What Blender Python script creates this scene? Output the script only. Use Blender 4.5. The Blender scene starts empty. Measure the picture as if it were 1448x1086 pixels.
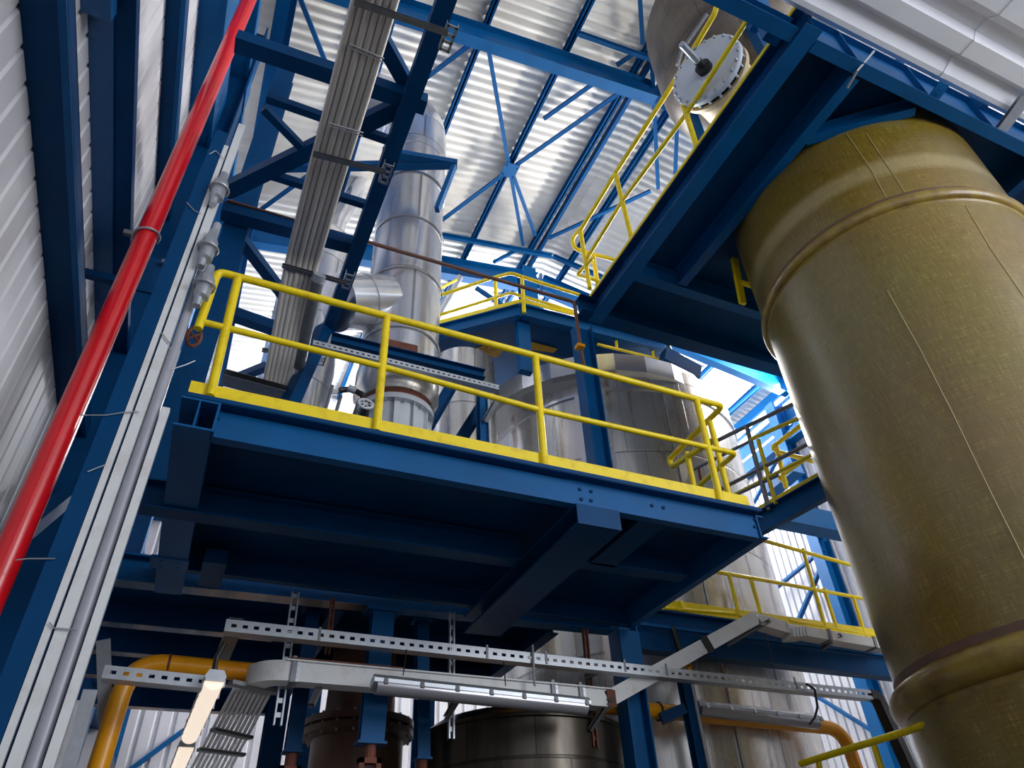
import bpy, bmesh, math, random
from mathutils import Vector, Matrix
random.seed(7)
S = bpy.context.scene
COL = S.collection
EYE = 1.6                       # every height below is measured from the eye; the floor lies at -EYE
# ------------------------------------------------------------------ camera
MR = ((0.91604619, 0.22093489, 0.33473446), (-0.39909816, 0.58484443, 0.70617112), (-0.03974974, -0.78047728, 0.62391921))
FPX = 1004.0
cam_d = bpy.data.cameras.new('camera'); cam = bpy.data.objects.new('camera', cam_d); COL.objects.link(cam)
cam_d.sensor_width = 36.0; cam_d.lens = 36.0 * FPX / 1448.0; cam_d.clip_end = 400
cam.matrix_world = Matrix(((MR[0][0], -MR[0][1], -MR[0][2], 0), (MR[1][0], -MR[1][1], -MR[1][2], 0), (MR[2][0], -MR[2][1], -MR[2][2], EYE), (0, 0, 0, 1)))
S.camera = cam
S.view_settings.view_transform = 'Standard'; S.view_settings.look = 'None'; S.view_settings.gamma = 1
S.view_settings.use_curve_mapping = False
S.view_settings.exposure = 0.2
# ------------------------------------------------------------------ world and daylight
w = bpy.data.worlds.new('daylight'); S.world = w; w.use_nodes = True
bg = w.node_tree.nodes['Background']; bg.inputs[0].default_value = (0.86, 0.92, 1.0, 1); bg.inputs[1].default_value = 0.9

def area(name, loc, target, sx, sy, power, color):
    d = bpy.data.lights.new(name, 'AREA'); d.shape = 'RECTANGLE'; d.size = sx; d.size_y = sy; d.energy = power; d.color = color
    o = bpy.data.objects.new(name, d); COL.objects.link(o); o.location = Vector(loc) + Vector((0, 0, EYE))
    o.rotation_euler = (Vector(target) - Vector(loc)).to_track_quat('-Z', 'Y').to_euler(); return o
# fill lamp added at the unseen hall end; daylight by the eaves window bands
area('hall_end_fill', (9.8, -8.6, 6.0), (6.5, 5, 13.0), 6.5, 9.0, 1150, (0.96, 0.97, 1.0))
area('right_window_daylight', (12.95, 7.5, 11.2), (5.0, 7.0, 11.6), 16, 0.55, 3300, (1.0, 0.94, 0.86))
area('far_window_daylight', (5.0, 16.1, 11.0), (4.0, 8, 11.6), 12, 0.9, 3000, (0.92, 0.96, 1.0))

def at(px, py, axis, val):
    """the point where the sight line through a spot of the 1448 x 1086 frame meets the plane axis = val"""
    c = (px - 724.0, py - 543.0, FPX)
    d = [sum(MR[i][k] * c[k] for k in range(3)) for i in range(3)]
    t = val / d['xyz'.index(axis)]
    return Vector((d[0] * t, d[1] * t, d[2] * t))

# ------------------------------------------------------------------ materials
def srgb(r, g, b):
    f = lambda c: (c / 255 / 12.92) if c / 255 <= 0.04045 else ((c / 255 + 0.055) / 1.055) ** 2.4
    return (f(r), f(g), f(b), 1)

def mat(name, col, rough=0.5, metal=0.0, var=0.0, scale=6.0, stretch=(1, 1, 1), bump=0.0, col2=None, coat=0.0, emit=None, rvar=0.0, thresh=None, spec=0.5):
    m = bpy.data.materials.new(name); m.use_nodes = True; nt = m.node_tree; N = nt.nodes; L = nt.links
    b = N['Principled BSDF']; b.inputs['Base Color'].default_value = col; b.inputs['Roughness'].default_value = rough
    b.inputs['Metallic'].default_value = metal; b.inputs['Coat Weight'].default_value = coat; b.inputs['Specular IOR Level'].default_value = spec
    if emit: b.inputs['Emission Color'].default_value = emit[0]; b.inputs['Emission Strength'].default_value = emit[1]
    if var or bump or col2 or rvar:
        tc = N.new('ShaderNodeTexCoord'); mp = N.new('ShaderNodeMapping'); mp.inputs['Scale'].default_value = stretch
        nz = N.new('ShaderNodeTexNoise'); nz.inputs['Scale'].default_value = scale; nz.inputs['Detail'].default_value = 8; nz.inputs['Roughness'].default_value = 0.62
        L.new(tc.outputs['Object'], mp.inputs[0]); L.new(mp.outputs[0], nz.inputs['Vector'])
        if var or col2:
            cr = N.new('ShaderNodeValToRGB'); c2 = col2 or tuple(min(1, c * (1 + var)) for c in col[:3]) + (1,)
            c1 = col if col2 else tuple(c * (1 - var) for c in col[:3]) + (1,)
            lo, hi = thresh or (0.35, 0.65)
            cr.color_ramp.elements[0].position = lo; cr.color_ramp.elements[1].position = hi
            cr.color_ramp.elements[0].color = c1; cr.color_ramp.elements[1].color = c2
            L.new(nz.outputs['Fac'], cr.inputs[0]); L.new(cr.outputs[0], b.inputs['Base Color'])
        if rvar:
            mr = N.new('ShaderNodeMapRange'); mr.inputs['To Min'].default_value = max(0.02, rough - rvar); mr.inputs['To Max'].default_value = rough + rvar
            L.new(nz.outputs['Fac'], mr.inputs['Value']); L.new(mr.outputs[0], b.inputs['Roughness'])
        if bump:
            bp = N.new('ShaderNodeBump'); bp.inputs['Strength'].default_value = bump; bp.inputs['Distance'].default_value = 0.02
            L.new(nz.outputs['Fac'], bp.inputs['Height']); L.new(bp.outputs[0], b.inputs['Normal'])
    return m

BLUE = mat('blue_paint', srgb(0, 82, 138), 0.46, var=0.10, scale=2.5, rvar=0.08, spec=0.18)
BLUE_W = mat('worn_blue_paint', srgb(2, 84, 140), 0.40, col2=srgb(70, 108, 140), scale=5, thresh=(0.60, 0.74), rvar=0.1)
NAVY = mat('shaded_blue_paint', srgb(0, 60, 106), 0.46, var=0.12, scale=2.0, rvar=0.08, spec=0.12)  # darker copy of the blue paint, shade of undersides put into its colour
YEL = mat('yellow_paint', srgb(242, 214, 0), 0.40, col2=srgb(206, 170, 8), scale=9, thresh=(0.5, 0.8), bump=0.05)
YELD = mat('ochre_pipe_paint', srgb(236, 160, 16), 0.32, col2=srgb(206, 118, 20), scale=4, thresh=(0.5, 0.8))
RED = mat('red_paint', srgb(206, 18, 30), 0.28, var=0.08, scale=3, coat=0.3)
WHITE_SHEET = mat('white_coated_sheet', srgb(206, 206, 212), 0.42, var=0.05, scale=0.7, bump=0.03)
ROOF_SHEET = mat('roof_sheet', srgb(232, 228, 218), 0.45, col2=srgb(214, 207, 195), scale=0.8, thresh=(0.4, 0.7))
DECK_SHEET = mat('deck_sheet', srgb(232, 235, 244), 0.40, var=0.04, scale=0.8)
ALU = mat('aluminium_cladding', srgb(222, 224, 228), 0.22, metal=0.72, col2=srgb(200, 200, 204), scale=1.3, rvar=0.10, bump=0.05, stretch=(1, 1, 0.5))
ALU_B = mat('stained_cladding', srgb(222, 220, 216), 0.26, metal=0.65, col2=srgb(150, 130, 112), scale=2.2, thresh=(0.48, 0.72), stretch=(2.5, 2.5, 0.22), rvar=0.10, bump=0.05)
STEEL_D = mat('dark_tank_cladding', srgb(92, 86, 78), 0.3, metal=0.7, col2=srgb(58, 52, 46), scale=2.0, stretch=(2, 2, 0.3), rvar=0.1)
GALV = mat('galvanised_steel', srgb(178, 184, 192), 0.42, metal=0.7, var=0.08, scale=14, rvar=0.1)
GALV_D = mat('dull_galvanised', srgb(120, 122, 126), 0.48, metal=0.6, var=0.12, scale=12)
WHITE = mat('white_coated_steel', srgb(216, 218, 220), 0.36, col2=srgb(196, 192, 188), scale=7, thresh=(0.5, 0.8))
GREY = mat('grey_plastic', srgb(160, 162, 172), 0.35, var=0.05)
CABLE = mat('grey_cable', srgb(196, 192, 186), 0.4, var=0.04, scale=2)
FLANGE = mat('pale_flange_paint', srgb(196, 202, 208), 0.42, var=0.08, scale=4)
BEIGE = mat('beige_gasket', srgb(214, 190, 150), 0.5, var=0.1)
RUST = mat('rust_steel', srgb(124, 66, 44), 0.7, col2=srgb(78, 42, 32), scale=7, thresh=(0.35, 0.7), bump=0.2)
RBROWN = mat('brown_vessel_paint', srgb(96, 66, 52), 0.42, col2=srgb(52, 30, 26), scale=3, thresh=(0.35, 0.7), stretch=(1, 1, 0.5))
BROWN = mat('brown_pipe', srgb(92, 58, 46), 0.5, var=0.15, scale=10)
BLACK = mat('black_rubber', srgb(22, 22, 26), 0.5)
WIRE = mat('wire', srgb(176, 176, 180), 0.4, metal=0.6)
CONC = mat('concrete_floor', srgb(84, 83, 80), 0.6, var=0.1, scale=1.5)
LAMP = mat('lit_tube', srgb(200, 190, 180), 0.4, emit=((1.0, 0.84, 0.68, 1), 0.75))
CLEAR = mat('clear_lamp_cover', srgb(150, 150, 158), 0.18, metal=0.35, coat=0.6)
PANE = mat('window_daylight', srgb(240, 246, 255), 0.2, emit=((0.85, 0.93, 1.0, 1), 6.0))
WORN_LIT = mat('worn_lamplit_steel', srgb(60, 84, 112), 0.35, col2=srgb(190, 160, 138), scale=1.6, thresh=(0.42, 0.62), metal=0.4, stretch=(1, 0.2, 1))  # wear on the girder flange; on the joists it paints lamp light
GRATE = mat('yellow_grating', srgb(196, 150, 20), 0.6)

def clad_mat(name, base, panel_h, n_around, stained):
    """sheet metal jacket: panel seams laid round the axis"""
    m = base.copy(); m.name = name; nt = m.node_tree; N = nt.nodes; L = nt.links; b = N['Principled BSDF']
    uv = N.new('ShaderNodeUVMap'); br = N.new('ShaderNodeTexBrick')
    br.inputs['Scale'].default_value = 1.0; br.inputs['Brick Width'].default_value = 1.0; br.inputs['Row Height'].default_value = 1.0
    br.inputs['Mortar Size'].default_value = 0.012; br.inputs['Mortar Smooth'].default_value = 0.3; br.offset = 0.5
    br.inputs['Color1'].default_value = (1, 1, 1, 1); br.inputs['Color2'].default_value = (0.86, 0.86, 0.87, 1); br.inputs['Mortar'].default_value = (0.45, 0.44, 0.43, 1)
    L.new(uv.outputs[0], br.inputs['Vector'])
    mx = N.new('ShaderNodeMix'); mx.data_type = 'RGBA'; mx.blend_type = 'MULTIPLY'; mx.inputs['Factor'].default_value = 1
    src = b.inputs['Base Color'].links[0].from_socket
    L.new(src, mx.inputs['A']); L.new(br.outputs['Color'], mx.inputs['B']); L.new(mx.outputs['Result'], b.inputs['Base Color'])
    bp = N.new('ShaderNodeBump'); bp.inputs['Strength'].default_value = 0.35; bp.inputs['Distance'].default_value = 0.01; bp.invert = True
    L.new(br.outputs['Fac'], bp.inputs['Height'])
    if b.inputs['Normal'].links: L.new(b.inputs['Normal'].links[0].from_socket, bp.inputs['Normal'])
    L.new(bp.outputs[0], b.inputs['Normal'])
    return m
VESSEL_M = clad_mat('vessel_cladding', ALU_B, 1, 1, True)
DUCT_M = clad_mat('duct_cladding', ALU, 1, 1, False)
OVER_M = clad_mat('brown_clad', mat('brown_metal', srgb(112, 102, 92), 0.4, metal=0.5, col2=srgb(84, 74, 66), scale=2), 1, 1, False)
LTANK_M = clad_mat('lower_tank_cladding', STEEL_D, 1, 1, False)

def frp_mat():
    m = bpy.data.materials.new('wound_fibreglass'); m.use_nodes = True; nt = m.node_tree; N = nt.nodes; L = nt.links; b = N['Principled BSDF']
    tc = N.new('ShaderNodeTexCoord')
    def noise(scale, st, det=6):
        mp = N.new('ShaderNodeMapping'); mp.inputs['Scale'].default_value = st; nz = N.new('ShaderNodeTexNoise')
        nz.inputs['Scale'].default_value = scale; nz.inputs['Detail'].default_value = det; nz.inputs['Roughness'].default_value = 0.7
        L.new(tc.outputs['UV'], mp.inputs[0]); L.new(mp.outputs[0], nz.inputs['Vector']); return nz
    n1 = noise(1.0, (10, 160, 1)); n2 = noise(1.0, (110, 12, 1)); n3 = noise(1.0, (1.2, 1.6, 1), 3)
    mul = N.new('ShaderNodeMath'); mul.operation = 'ADD'; L.new(n1.outputs['Fac'], mul.inputs[0]); L.new(n2.outputs['Fac'], mul.inputs[1])
    cr = N.new('ShaderNodeValToRGB'); e = cr.color_ramp.elements
    e[0].position = 0.30; e[0].color = srgb(92, 76, 20); e[1].position = 0.66; e[1].color = srgb(186, 166, 84)
    k = e.new(0.52); k.color = srgb(112, 91, 30)
    half = N.new('ShaderNodeMath'); half.operation = 'MULTIPLY'; half.inputs[1].default_value = 0.5
    L.new(mul.outputs[0], half.inputs[0]); L.new(half.outputs[0], cr.inputs[0])
    mx = N.new('ShaderNodeMix'); mx.data_type = 'RGBA'; mx.blend_type = 'OVERLAY'; mx.inputs['Factor'].default_value = 0.35
    L.new(cr.outputs[0], mx.inputs['A']); L.new(n3.outputs['Color'], mx.inputs['B'])
    hs = N.new('ShaderNodeMix'); hs.data_type = 'RGBA'; hs.inputs['B'].default_value = srgb(138, 116, 26); hs.inputs['Factor'].default_value = 0.35
    L.new(mx.outputs['Result'], hs.inputs['A']); L.new(hs.outputs['Result'], b.inputs['Base Color'])
    sp = N.new('ShaderNodeSeparateXYZ'); L.new(tc.outputs['UV'], sp.inputs[0])
    sb = N.new('ShaderNodeMath'); sb.operation = 'SUBTRACT'; sb.inputs[1].default_value = 3.09; L.new(sp.outputs['Y'], sb.inputs[0])
    ab = N.new('ShaderNodeMath'); ab.operation = 'ABSOLUTE'; L.new(sb.outputs[0], ab.inputs[0])
    wr_ = N.new('ShaderNodeMapRange'); wr_.inputs['From Min'].default_value = 0.03; wr_.inputs['From Max'].default_value = 0.08; wr_.inputs['To Min'].default_value = 0.55; wr_.inputs['To Max'].default_value = 0.0
    L.new(ab.outputs[0], wr_.inputs['Value'])
    ms = N.new('ShaderNodeMath'); ms.operation = 'MULTIPLY'; L.new(wr_.outputs[0], ms.inputs[0]); L.new(n3.outputs['Fac'], ms.inputs[1])
    wx = N.new('ShaderNodeMix'); wx.data_type = 'RGBA'; wx.inputs['B'].default_value = srgb(214, 200, 150)
    L.new(ms.outputs[0], wx.inputs['Factor']); L.new(hs.outputs['Result'], wx.inputs['A']); L.new(wx.outputs['Result'], b.inputs['Base Color'])
    mr = N.new('ShaderNodeMapRange'); mr.inputs['From Min'].default_value = 0.35; mr.inputs['From Max'].default_value = 0.65
    mr.inputs['To Min'].default_value = 0.22; mr.inputs['To Max'].default_value = 0.46
    L.new(half.outputs[0], mr.inputs['Value']); L.new(mr.outputs[0], b.inputs['Roughness'])
    bp = N.new('ShaderNodeBump'); bp.inputs['Strength'].default_value = 0.35; bp.inputs['Distance'].default_value = 0.006
    L.new(half.outputs[0], bp.inputs['Height']); L.new(bp.outputs[0], b.inputs['Normal'])
    b.inputs['Coat Weight'].default_value = 0.9; b.inputs['Coat Roughness'].default_value = 0.28
    return m
FRP = frp_mat()
RESIN = mat('pale_resin', srgb(176, 160, 104), 0.4)
BROWN_S = mat('brown_resin', srgb(104, 78, 62), 0.5, var=0.2, scale=5)
FRP_R = mat('resin_band', srgb(150, 126, 50), 0.35, col2=srgb(112, 84, 46), scale=5, thresh=(0.4, 0.7), bump=0.25, coat=0.3)

# ------------------------------------------------------------------ mesh helpers
class MB:
    def __init__(s): s.v = []; s.f = []; s.uv = {}
    def _add(s, vs, fs):
        n = len(s.v); s.v += [tuple(p) for p in vs]; s.f += [tuple(i + n for i in q) for q in fs]; return n
    def box(s, a, b):
        x0, x1 = sorted((a[0], b[0])); y0, y1 = sorted((a[1], b[1])); z0, z1 = sorted((a[2], b[2]))
        s._add([(x0, y0, z0), (x1, y0, z0), (x1, y1, z0), (x0, y1, z0), (x0, y0, z1), (x1, y0, z1), (x1, y1, z1), (x0, y1, z1)],
               [(0, 3, 2, 1), (4, 5, 6, 7), (0, 1, 5, 4), (1, 2, 6, 5), (2, 3, 7, 6), (3, 0, 4, 7)]); return s
    def beam(s, p0, p1, prof, up=(0, 0, 1)):
        """closed 2D outline (u across, v up) swept from p0 to p1"""
        p0 = Vector(p0); p1 = Vector(p1); d = (p1 - p0).normalized(); u = Vector(up)
        side = d.cross(u)
        if side.length < 1e-5: side = d.cross(Vector((1, 0, 0)))
        side.normalize(); u = side.cross(d).normalized(); n = len(prof)
        area2 = sum(prof[i][0] * prof[(i + 1) % n][1] - prof[(i + 1) % n][0] * prof[i][1] for i in range(n))
        pr = prof if area2 > 0 else prof[::-1]
        vs = [p + side * a + u * b for p in (p0, p1) for a, b in pr]
        k = s._add(vs, [(i, (i + 1) % n, (i + 1) % n + n, i + n) for i in range(n)])
        s.f.append(tuple(k + i for i in range(n))[::-1]); s.f.append(tuple(k + n + i for i in range(n))); return s
    def tube(s, path, r, n=12, closed=False):
        path = [Vector(p) for p in path]; m = len(path); rings = []
        t0 = (path[1] - path[0]).normalized(); ref = Vector((0, 0, 1)) if abs(t0.z) < 0.9 else Vector((1, 0, 0))
        a = t0.cross(ref).normalized()
        for i in range(m):
            if closed: t = (path[(i + 1) % m] - path[i - 1]).normalized()
            elif i == 0: t = t0
            elif i == m - 1: t = (path[-1] - path[-2]).normalized()
            else: t = ((path[i] - path[i - 1]).normalized() + (path[i + 1] - path[i]).normalized()).normalized()
            a = (a - t * a.dot(t)).normalized(); b = t.cross(a)
            rr = r[i] if isinstance(r, (list, tuple)) else r
            if 0 < i < m - 1:
                c = (path[i + 1] - path[i]).normalized().dot(t); k = 1 / max(0.6, c)
            else: k = 1
            bend = (path[i + 1] - path[i]).normalized() - (path[i] - path[i - 1]).normalized() if 0 < i < m - 1 else Vector()
            bd = bend.normalized() if bend.length > 1e-4 else None
            ring = []
            for j in range(n):
                th = 2 * math.pi * j / n; o = (a * math.cos(th) + b * math.sin(th)) * rr
                if bd is not None: o = o + bd * (o.dot(bd)) * (k - 1)
                ring.append(path[i] + o)
            rings.append(ring)
        k = s._add([p for ring in rings for p in ring], [])
        for i in range(m if closed else m - 1):
            i2 = (i + 1) % m
            for j in range(n):
                j2 = (j + 1) % n; s.f.append((k + i * n + j, k + i * n + j2, k + i2 * n + j2, k + i2 * n + j))
        if not closed:
            s.f.append(tuple(k + j for j in range(n))[::-1]); s.f.append(tuple(k + (m - 1) * n + j for j in range(n)))
        return s
    def lathe(s, cen, prof, n=64, axis=(0, 0, 1), cap=True, upu=1.0, vpu=1.0, uv=False, a0=0.0, ref=None):
        """profile of (radius, height) turned round an axis through cen"""
        cen = Vector(cen); ax = Vector(axis).normalized(); rf = Vector(ref) if ref else (Vector((1, 0, 0)) if abs(ax.x) < 0.9 else Vector((0, 1, 0)))
        u = (rf - ax * rf.dot(ax)).normalized(); v = ax.cross(u); m = len(prof)
        k = s._add([cen + ax * h + (u * math.cos(2 * math.pi * j / n + a0) + v * math.sin(2 * math.pi * j / n + a0)) * r for r, h in prof for j in range(n)], [])
        for i in range(m - 1):
            for j in range(n):
                j2 = (j + 1) % n; s.f.append((k + i * n + j, k + i * n + j2, k + (i + 1) * n + j2, k + (i + 1) * n + j))
                if uv:
                    s.uv[len(s.f) - 1] = [(j / n * upu, prof[i][1] * vpu), ((j + 1) / n * upu, prof[i][1] * vpu), ((j + 1) / n * upu, prof[i + 1][1] * vpu), (j / n * upu, prof[i + 1][1] * vpu)]
        if cap:
            s.f.append(tuple(k + j for j in range(n))[::-1]); s.f.append(tuple(k + (m - 1) * n + j for j in range(n)))
        return s
    def build(s, name, m, parent=None, smooth=True):
        base = Vector((0, 0, 0))
        me = bpy.data.meshes.new(name)
        vs = [(x, y, z + EYE) for x, y, z in s.v]
        if parent is None:
            xs = [v[0] for v in vs]; ys = [v[1] for v in vs]; zs = [v[2] for v in vs]
            base = Vector(((min(xs) + max(xs)) / 2, (min(ys) + max(ys)) / 2, min(zs)))
        else:
            base = parent['_b'] if '_b' in parent else parent.matrix_world.translation
            base = Vector(base)
        me.from_pydata([tuple(Vector(v) - base) for v in vs], [], s.f); me.validate(); me.update()
        if s.uv and len(me.polygons) == len(s.f):
            ul = me.uv_layers.new(name='UVMap')
            for p in me.polygons:
                q = s.uv.get(p.index)
                if q:
                    for li, c in zip(p.loop_indices, q): ul.data[li].uv = c
        me.materials.append(m)
        if smooth:
            me.polygons.foreach_set('use_smooth', [True] * len(me.polygons)); me.set_sharp_from_angle(angle=math.radians(32))
        o = bpy.data.objects.new(name, me); COL.objects.link(o)
        if parent is None: o.location = base; o['_b'] = tuple(base)
        else: o.parent = parent; o['_b'] = tuple(base)
        return o

def thing(name, label, cat, loc, group=None):
    o = bpy.data.objects.new(name, None); COL.objects.link(o); o.empty_display_size = 0.2
    o.location = Vector((loc[0], loc[1], loc[2] + EYE)); o['_b'] = (loc[0], loc[1], loc[2] + EYE)
    o['label'] = label; o['category'] = cat
    if group: o['group'] = group
    return o
def tag(o, label, cat, group=None):
    o['label'] = label; o['category'] = cat
    if group: o['group'] = group
    return o
def lab(o, l): o['label'] = l; return o
def struct(o): o['kind'] = 'structure'; return o

def Iprof(h, b, tf=0.014, tw=0.010, z0=0.0):
    """I section, outline standing on z0"""
    return [(-b / 2, z0), (b / 2, z0), (b / 2, z0 + tf), (tw / 2, z0 + tf), (tw / 2, z0 + h - tf), (b / 2, z0 + h - tf), (b / 2, z0 + h), (-b / 2, z0 + h), (-b / 2, z0 + h - tf), (-tw / 2, z0 + h - tf), (-tw / 2, z0 + tf), (-b / 2, z0 + tf)]
def Cprof(h, b, t=0.012, side=1, z0=0.0):
    """channel with its web at u = 0, flanges towards side"""
    q = [(0, z0), (b, z0), (b, z0 + t), (t, z0 + t), (t, z0 + h - t), (b, z0 + h - t), (b, z0 + h), (0, z0 + h)]
    return [(side * a, c) for a, c in q]
def Bprof(w, h, z0=0.0): return [(-w / 2, z0), (w / 2, z0), (w / 2, z0 + h), (-w / 2, z0 + h)]
def Lprof(a, t=0.008, side=1): return [(side * u, v) for u, v in [(0, 0), (a, 0), (a, t), (t, t), (t, a), (0, a)]]
def arc(c, u, v, r, a0, a1, n=6):
    c = Vector(c); u = Vector(u); v = Vector(v)
    return [c + (u * math.cos(a0 + (a1 - a0) * i / n) + v * math.sin(a0 + (a1 - a0) * i / n)) * r for i in range(n + 1)]
def fillet(pts, r, n=5):
    pts = [Vector(p) for p in pts]; out = [pts[0]]
    for i in range(1, len(pts) - 1):
        a = (pts[i - 1] - pts[i]); b = (pts[i + 1] - pts[i]); la, lb = a.length, b.length; a.normalize(); b.normalize()
        ang = a.angle(b); d = min(r / max(0.05, math.tan(ang / 2)), la * 0.45, lb * 0.45)
        p, q = pts[i] + a * d, pts[i] + b * d
        for k in range(n + 1):
            t = k / n; out.append(p * (1 - t) ** 2 + pts[i] * 2 * t * (1 - t) + q * t * t)
    out.append(pts[-1]); return out
def bolts(mb, pts, axis, r=0.013, h=0.012):
    for p in pts: mb.lathe(p, [(r, 0), (r, h)], n=6, axis=axis)

def sheet(name, origin, along, across, normal, length, width, pitch, depth, mtl, flat=0.62, slope=0.1):
    """ribbed sheet: ribs run along 'along', repeat 'across', rise towards 'normal'; given real thickness by a back skin"""
    o = Vector(origin); L = Vector(along); A = Vector(across); Nn = Vector(normal); prof = []; x = 0.0
    while x < width - 1e-6:
        for fx, d in (((0, 0), (flat, 0), (flat + slope, 1), (1 - slope, 1)) if flat > 0 else [(q / 6, 0.5 - 0.5 * math.cos(math.pi * q / 3)) for q in range(6)]):
            xx = x + fx * pitch
            if xx <= width: prof.append((xx, d * depth))
        x += pitch
    prof.append((width, 0))
    mb = MB(); n = len(prof)
    top = [o + A * a + Nn * d for a, d in prof]; bot = [p + Nn * 0.004 for p in top]
    vs = [p for p in top] + [p + L * length for p in top] + [p for p in bot] + [p + L * length for p in bot]
    fs = []
    flip = L.cross(A).dot(Nn) > 0
    for i in range(n - 1):
        q = (i, i + 1, n + i + 1, n + i); fs.append(q if flip else q[::-1])
        q2 = (2 * n + i, 3 * n + i, 3 * n + i + 1, 2 * n + i + 1); fs.append(q2 if flip else q2[::-1])
    mb._add(vs, fs)
    return mb
# ================================================================== THE HALL
XL, XR, YF, YB, RIDGE = -1.4, 13.2, 16.3, -9.0, 5.85
SL = 0.17
def roof_z(x): return 11.9 + SL * x if x <= RIDGE else 11.9 + SL * RIDGE - SL * (x - RIDGE)
def on_roof(px, py, dz=0.0):
    d = at(px, py, 'z', 1.0); t = (11.9 + dz) / (1.0 - SL * d.x)
    if d.x * t > RIDGE: return d * ((11.9 + 2 * SL * RIDGE + dz) / (1.0 + SL * d.x))
    return d * t
def on_left_slope(px, py, dz=0.0):
    """point of the sight line on the underside plane of the left roof slope"""
    d = at(px, py, 'z', 1.0); t = (11.9 + dz) / (1.0 - SL * d.x); return d * t

fl = MB(); fl.box((XL - 0.2, YB - 3, -EYE - 0.2), (XR + 0.3, YF + 0.2, -EYE)); struct(fl.build('floor', CONC, smooth=False))
wl = sheet('wall_left', (XL, YB, -EYE), (0, 0, 1), (0, 1, 0), (-1, 0, 0), roof_z(XL) + EYE, YF - YB, 0.205, 0.014, WHITE_SHEET, flat=0.78, slope=0.05)
struct(wl.build('wall_left', WHITE_SHEET, smooth=False))
wf = sheet('wall_far', (XL, YF, -EYE), (0, 0, 1), (1, 0, 0), (0, 1, 0), 10.55 + EYE, XR - XL, 0.30, 0.04, WHITE_SHEET)
struct(wf.build('wall_far', WHITE_SHEET, smooth=False))
wr = sheet('wall_right', (XR, YB, -EYE), (0, 0, 1), (0, 1, 0), (1, 0, 0), 10.2 + EYE, YF - YB, 0.205, 0.035, WHITE_SHEET, flat=0.5)
struct(wr.build('wall_right', WHITE_SHEET, smooth=False))
# roof: two slopes, ribs run up the slope
k = math.hypot(1, SL)
ce = sheet('c', (XL - 0.1, YB, roof_z(XL - 0.1) + 0.17), Vector((1, 0, SL)) / k, (0, 1, 0), (-SL / k, 0, 1 / k), (RIDGE - XL + 0.1) * k, YF - YB, 0.175, 0.022, ROOF_SHEET, flat=-1)
struct(ce.build('ceiling', ROOF_SHEET, smooth=True))
ce = sheet('c', (XR + 0.1, YB, roof_z(XR + 0.1) + 0.17), Vector((-1, 0, SL)) / k, (0, 1, 0), (SL / k, 0, 1 / k), (XR + 0.1 - RIDGE) * k, YF - YB, 0.175, 0.022, ROOF_SHEET, flat=-1)
struct(ce.build('ceiling', ROOF_SHEET, smooth=True))
mb = None
g = MB(); g.box((RIDGE - 0.25, YB, roof_z(RIDGE) + 0.19), (RIDGE + 0.25, YF, roof_z(RIDGE) + 0.21)); struct(g.build('trim_1', ROOF_SHEET, smooth=False))
# window bands under the eaves
def window_band(n, x0, y0, x1, y1, z0, z1, steps):
    fr = MB(); p0 = Vector((x0, y0, 0)); p1 = Vector((x1, y1, 0)); nrm = (p1 - p0).normalized()
    for z in (z0, (z0 + z1) / 2, z1): fr.beam((x0, y0, z), (x1, y1, z), Bprof(0.07, 0.07, -0.035))
    for i in range(steps + 1):
        p = p0.lerp(p1, i / steps); fr.box((p.x - 0.04, p.y - 0.04, z0), (p.x + 0.04, p.y + 0.04, z1))
    o = struct(fr.build('window_%d' % n, BLUE, smooth=False))
    off = Vector((-nrm.y, nrm.x, 0)) * 0.05
    pn = MB(); a = p0 - off; b = p1 - off; q = Vector((-nrm.y, nrm.x, 0)) * 0.006
    pn._add([(a.x, a.y, z0), (b.x, b.y, z0), (b.x, b.y, z1), (a.x, a.y, z1), (a.x + q.x, a.y + q.y, z0), (b.x + q.x, b.y + q.y, z0), (b.x + q.x, b.y + q.y, z1), (a.x + q.x, a.y + q.y, z1)],
            [(0, 1, 2, 3), (7, 6, 5, 4), (0, 4, 5, 1), (3, 2, 6, 7), (0, 3, 7, 4), (1, 5, 6, 2)])
    pn.build('window_pane', PANE, o, smooth=False)
window_band(1, XR, YB, XR, YF, 10.98, 11.52, 10)
window_band(3, XR, YB, XR, YF, 10.28, 10.66, 10)
g = MB(); g.box((XR - 0.02, YB, 10.69), (XR + 0.06, YF, 10.94)); struct(g.build('trim_2', BLUE, smooth=False))
window_band(2, XR, YF, XL, YF, 10.6, 11.5, 6)
# upper strips closing the walls above the bands
g = MB(); g.box((XR, YB, 11.56), (XR + 0.06, YF, roof_z(XR) + 0.15)); struct(g.build('wall_right', BLUE, smooth=False))
# gable triangle over the far window band
g = MB(); g._add([(XL, YF, 11.52), (XR, YF, 11.52), (XR, YF, roof_z(XR) + .15), (RIDGE, YF, roof_z(RIDGE) + .15), (XL, YF, roof_z(XL) + .15), (XL, YF + .05, 11.52), (XR, YF + .05, 11.52), (XR, YF + .05, roof_z(XR) + .15), (RIDGE, YF + .05, roof_z(RIDGE) + .15), (XL, YF + .05, roof_z(XL) + .15)],
                 [(0, 1, 2, 3, 4), (9, 8, 7, 6, 5)]); struct(g.build('wall_far', WHITE_SHEET, smooth=False))

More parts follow.
